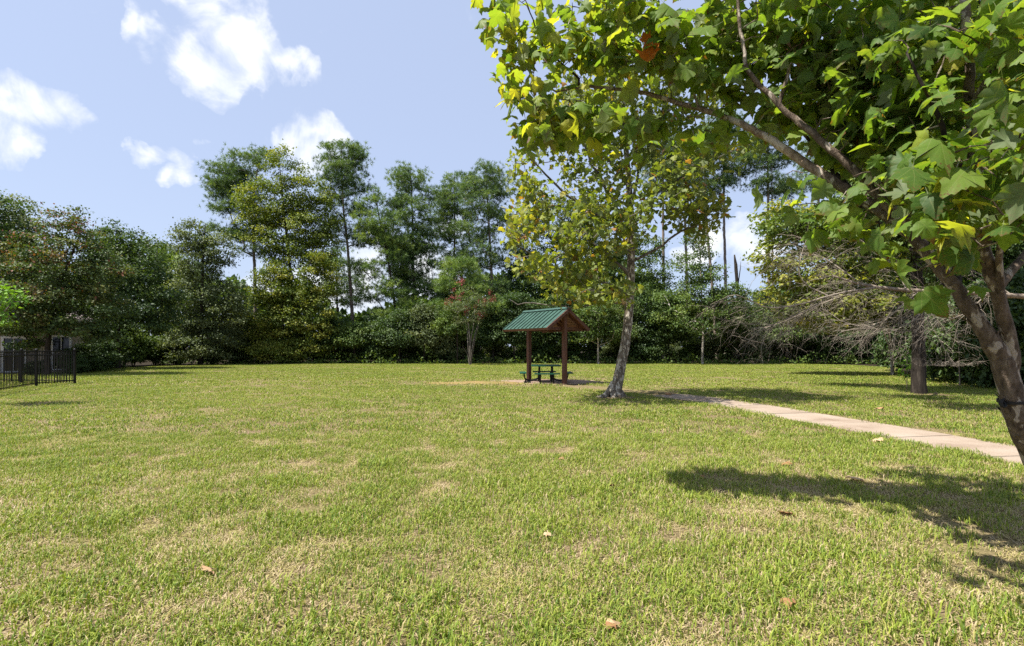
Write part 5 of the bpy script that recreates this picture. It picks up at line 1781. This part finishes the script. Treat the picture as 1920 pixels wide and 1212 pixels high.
def twig(p, d, L, r, depth):
    n = 6
    pts = [p]
    q = p.copy(); dv = d.copy()
    for _ in range(n):
        dv = unit(dv + rng.normal(size=3) * .16 + np.array([-.03, 0, -.09]))
        q = q + dv * L / n
        if q[2] < 1.0: q[2] = 1.0 + rng.uniform(0, .15)
        pts.append(q.copy())
    pts = np.array(pts)
    tw.tube(pts, np.linspace(r, r * .35, n + 1), 3, cap=False)
    if depth > 0:
        for _ in range(rng.integers(2, 5)):
            k = rng.integers(1, n)
            twig(pts[k], unit(dv * .6 + rng.normal(size=3) * np.array([.8, .6, .6])), L * rng.uniform(.35, .65), r * .55, depth - 1)


for P, R in mains + [(tp, np.full(len(tp), .05))]:
    S = resample(np.column_stack([P, np.interp(np.linspace(0, 1, len(P)), np.linspace(0, 1, len(R)), R)]), .28)
    for k in range(2, len(S)):
        if S[k, 0] > 14.6: continue
        for _ in range(rng.integers(2, 4)):
            dirn = unit(S[k, :3] - S[k - 1, :3])
            twig(S[k, :3], unit(dirn * .8 + rng.normal(size=3) * np.array([.6, .6, .6]) + np.array([-.3, 0, -.12])), rng.uniform(.6, 1.6), .0055, 2)
tw.build('twigs', M['bark_dead'], dt, fb, kind='stuff')

# sapling leaves by the dark trunk
base = GX(1700, 17.2)
tree('sapling', 'small bright green sapling at the left foot of the large dark trunk', 'sapling', base, np.array([base, base + [0, 0, .7], base + [.05, 0, 1.4]]), [.012, .006], [ell(1702, 690, 14, 22, 17.2, .25), ell(1698, 660, 14, 16, 17.2, .2)], 16, 5, .10, .15, M['leaf_bright'], M['bark_grey'], 162, min_h=.2, spacing=.1)
# dead russet spray in the bushes
base = GX(1800, 20.0)
tree('shrub', 'shrub with a few russet dead leaves behind the fallen branches', 'shrub', base, np.array([base, base + [0, 0, 1.2], base + [-.2, 0, 2.6]]), [.03, .01], [ell(1790, 590, 18, 14, 20, .3), ell(1805, 632, 12, 10, 20, .3), ell(1812, 565, 8, 10, 20, .2)], 18, 6, .09, .10, M['leaf_brown'], M['bark_dead'], 163, min_h=.8)

# ------------------------------------------------------------------ fallen leaves on the lawn
FL = [(388, 1083, .10, .75, 'pale dry leaf alone on the lawn at the lower left'), (1020, 1012, .07, .9, 'small pale curled leaf on the lawn at the bottom centre'), (1054, 864, .07, .6, 'small tan leaf on the sunny lawn below the centre sycamore'),
      (1478, 873, .13, .35, 'brown curled leaf on the sunny lawn above the tip of the leaf shadow'), (1470, 970, .12, .15, 'reddish brown leaf lying inside the leaf shadow'), (1604, 905, .15, 1.0, 'pale cream flat leaf on the sunny grass between the shadow and the path'),
      (1640, 829, .16, .95, 'pale flat leaf on the grass just below the concrete path'), (1476, 1138, .07, .3, 'small brown leaf on the bright grass below the leaf shadow'), (1150, 1187, .08, .8, 'pale leaf at the very bottom edge of the lawn'),
      (1152, 919, .08, .25, 'small rusty leaf on the lawn left of the leaf shadow'), (1148, 1186, .06, .2, 'little red-brown leaf beside the pale leaf at the bottom edge'), (1644, 770, .20, .6, 'tan leaf on the shaded grass above the concrete path'),
      (1404, 700, .22, .9, 'white leaf on the far lawn below the wood edge'), (1258, 742, .2, .3, 'brown leaf at the start of the concrete path'), (1318, 900, .05, .3, 'tiny brown leaf left of the brown curled leaf')]
for q, (px, py, s, t, lab) in enumerate(FL):
    d = 960 * EYE / (py - 650)
    p = GX(px, d, .055 if d < 12 else .06)
    v_, f_, o_ = fan(SYC, .5, .55, .35, 950 + q)
    o = MB().add(v_ * s, f_, t).build('fallen_leaf', M['leaf_brown'], origin=None, uv=o_)
    o.location = tuple(p)
    o.rotation_euler = (math.radians(rng.uniform(-12, 25)), math.radians(rng.uniform(-20, 20)), rng.uniform(0, 6.28))
    tag(o, lab, 'leaf', 'fallen leaves on the lawn')
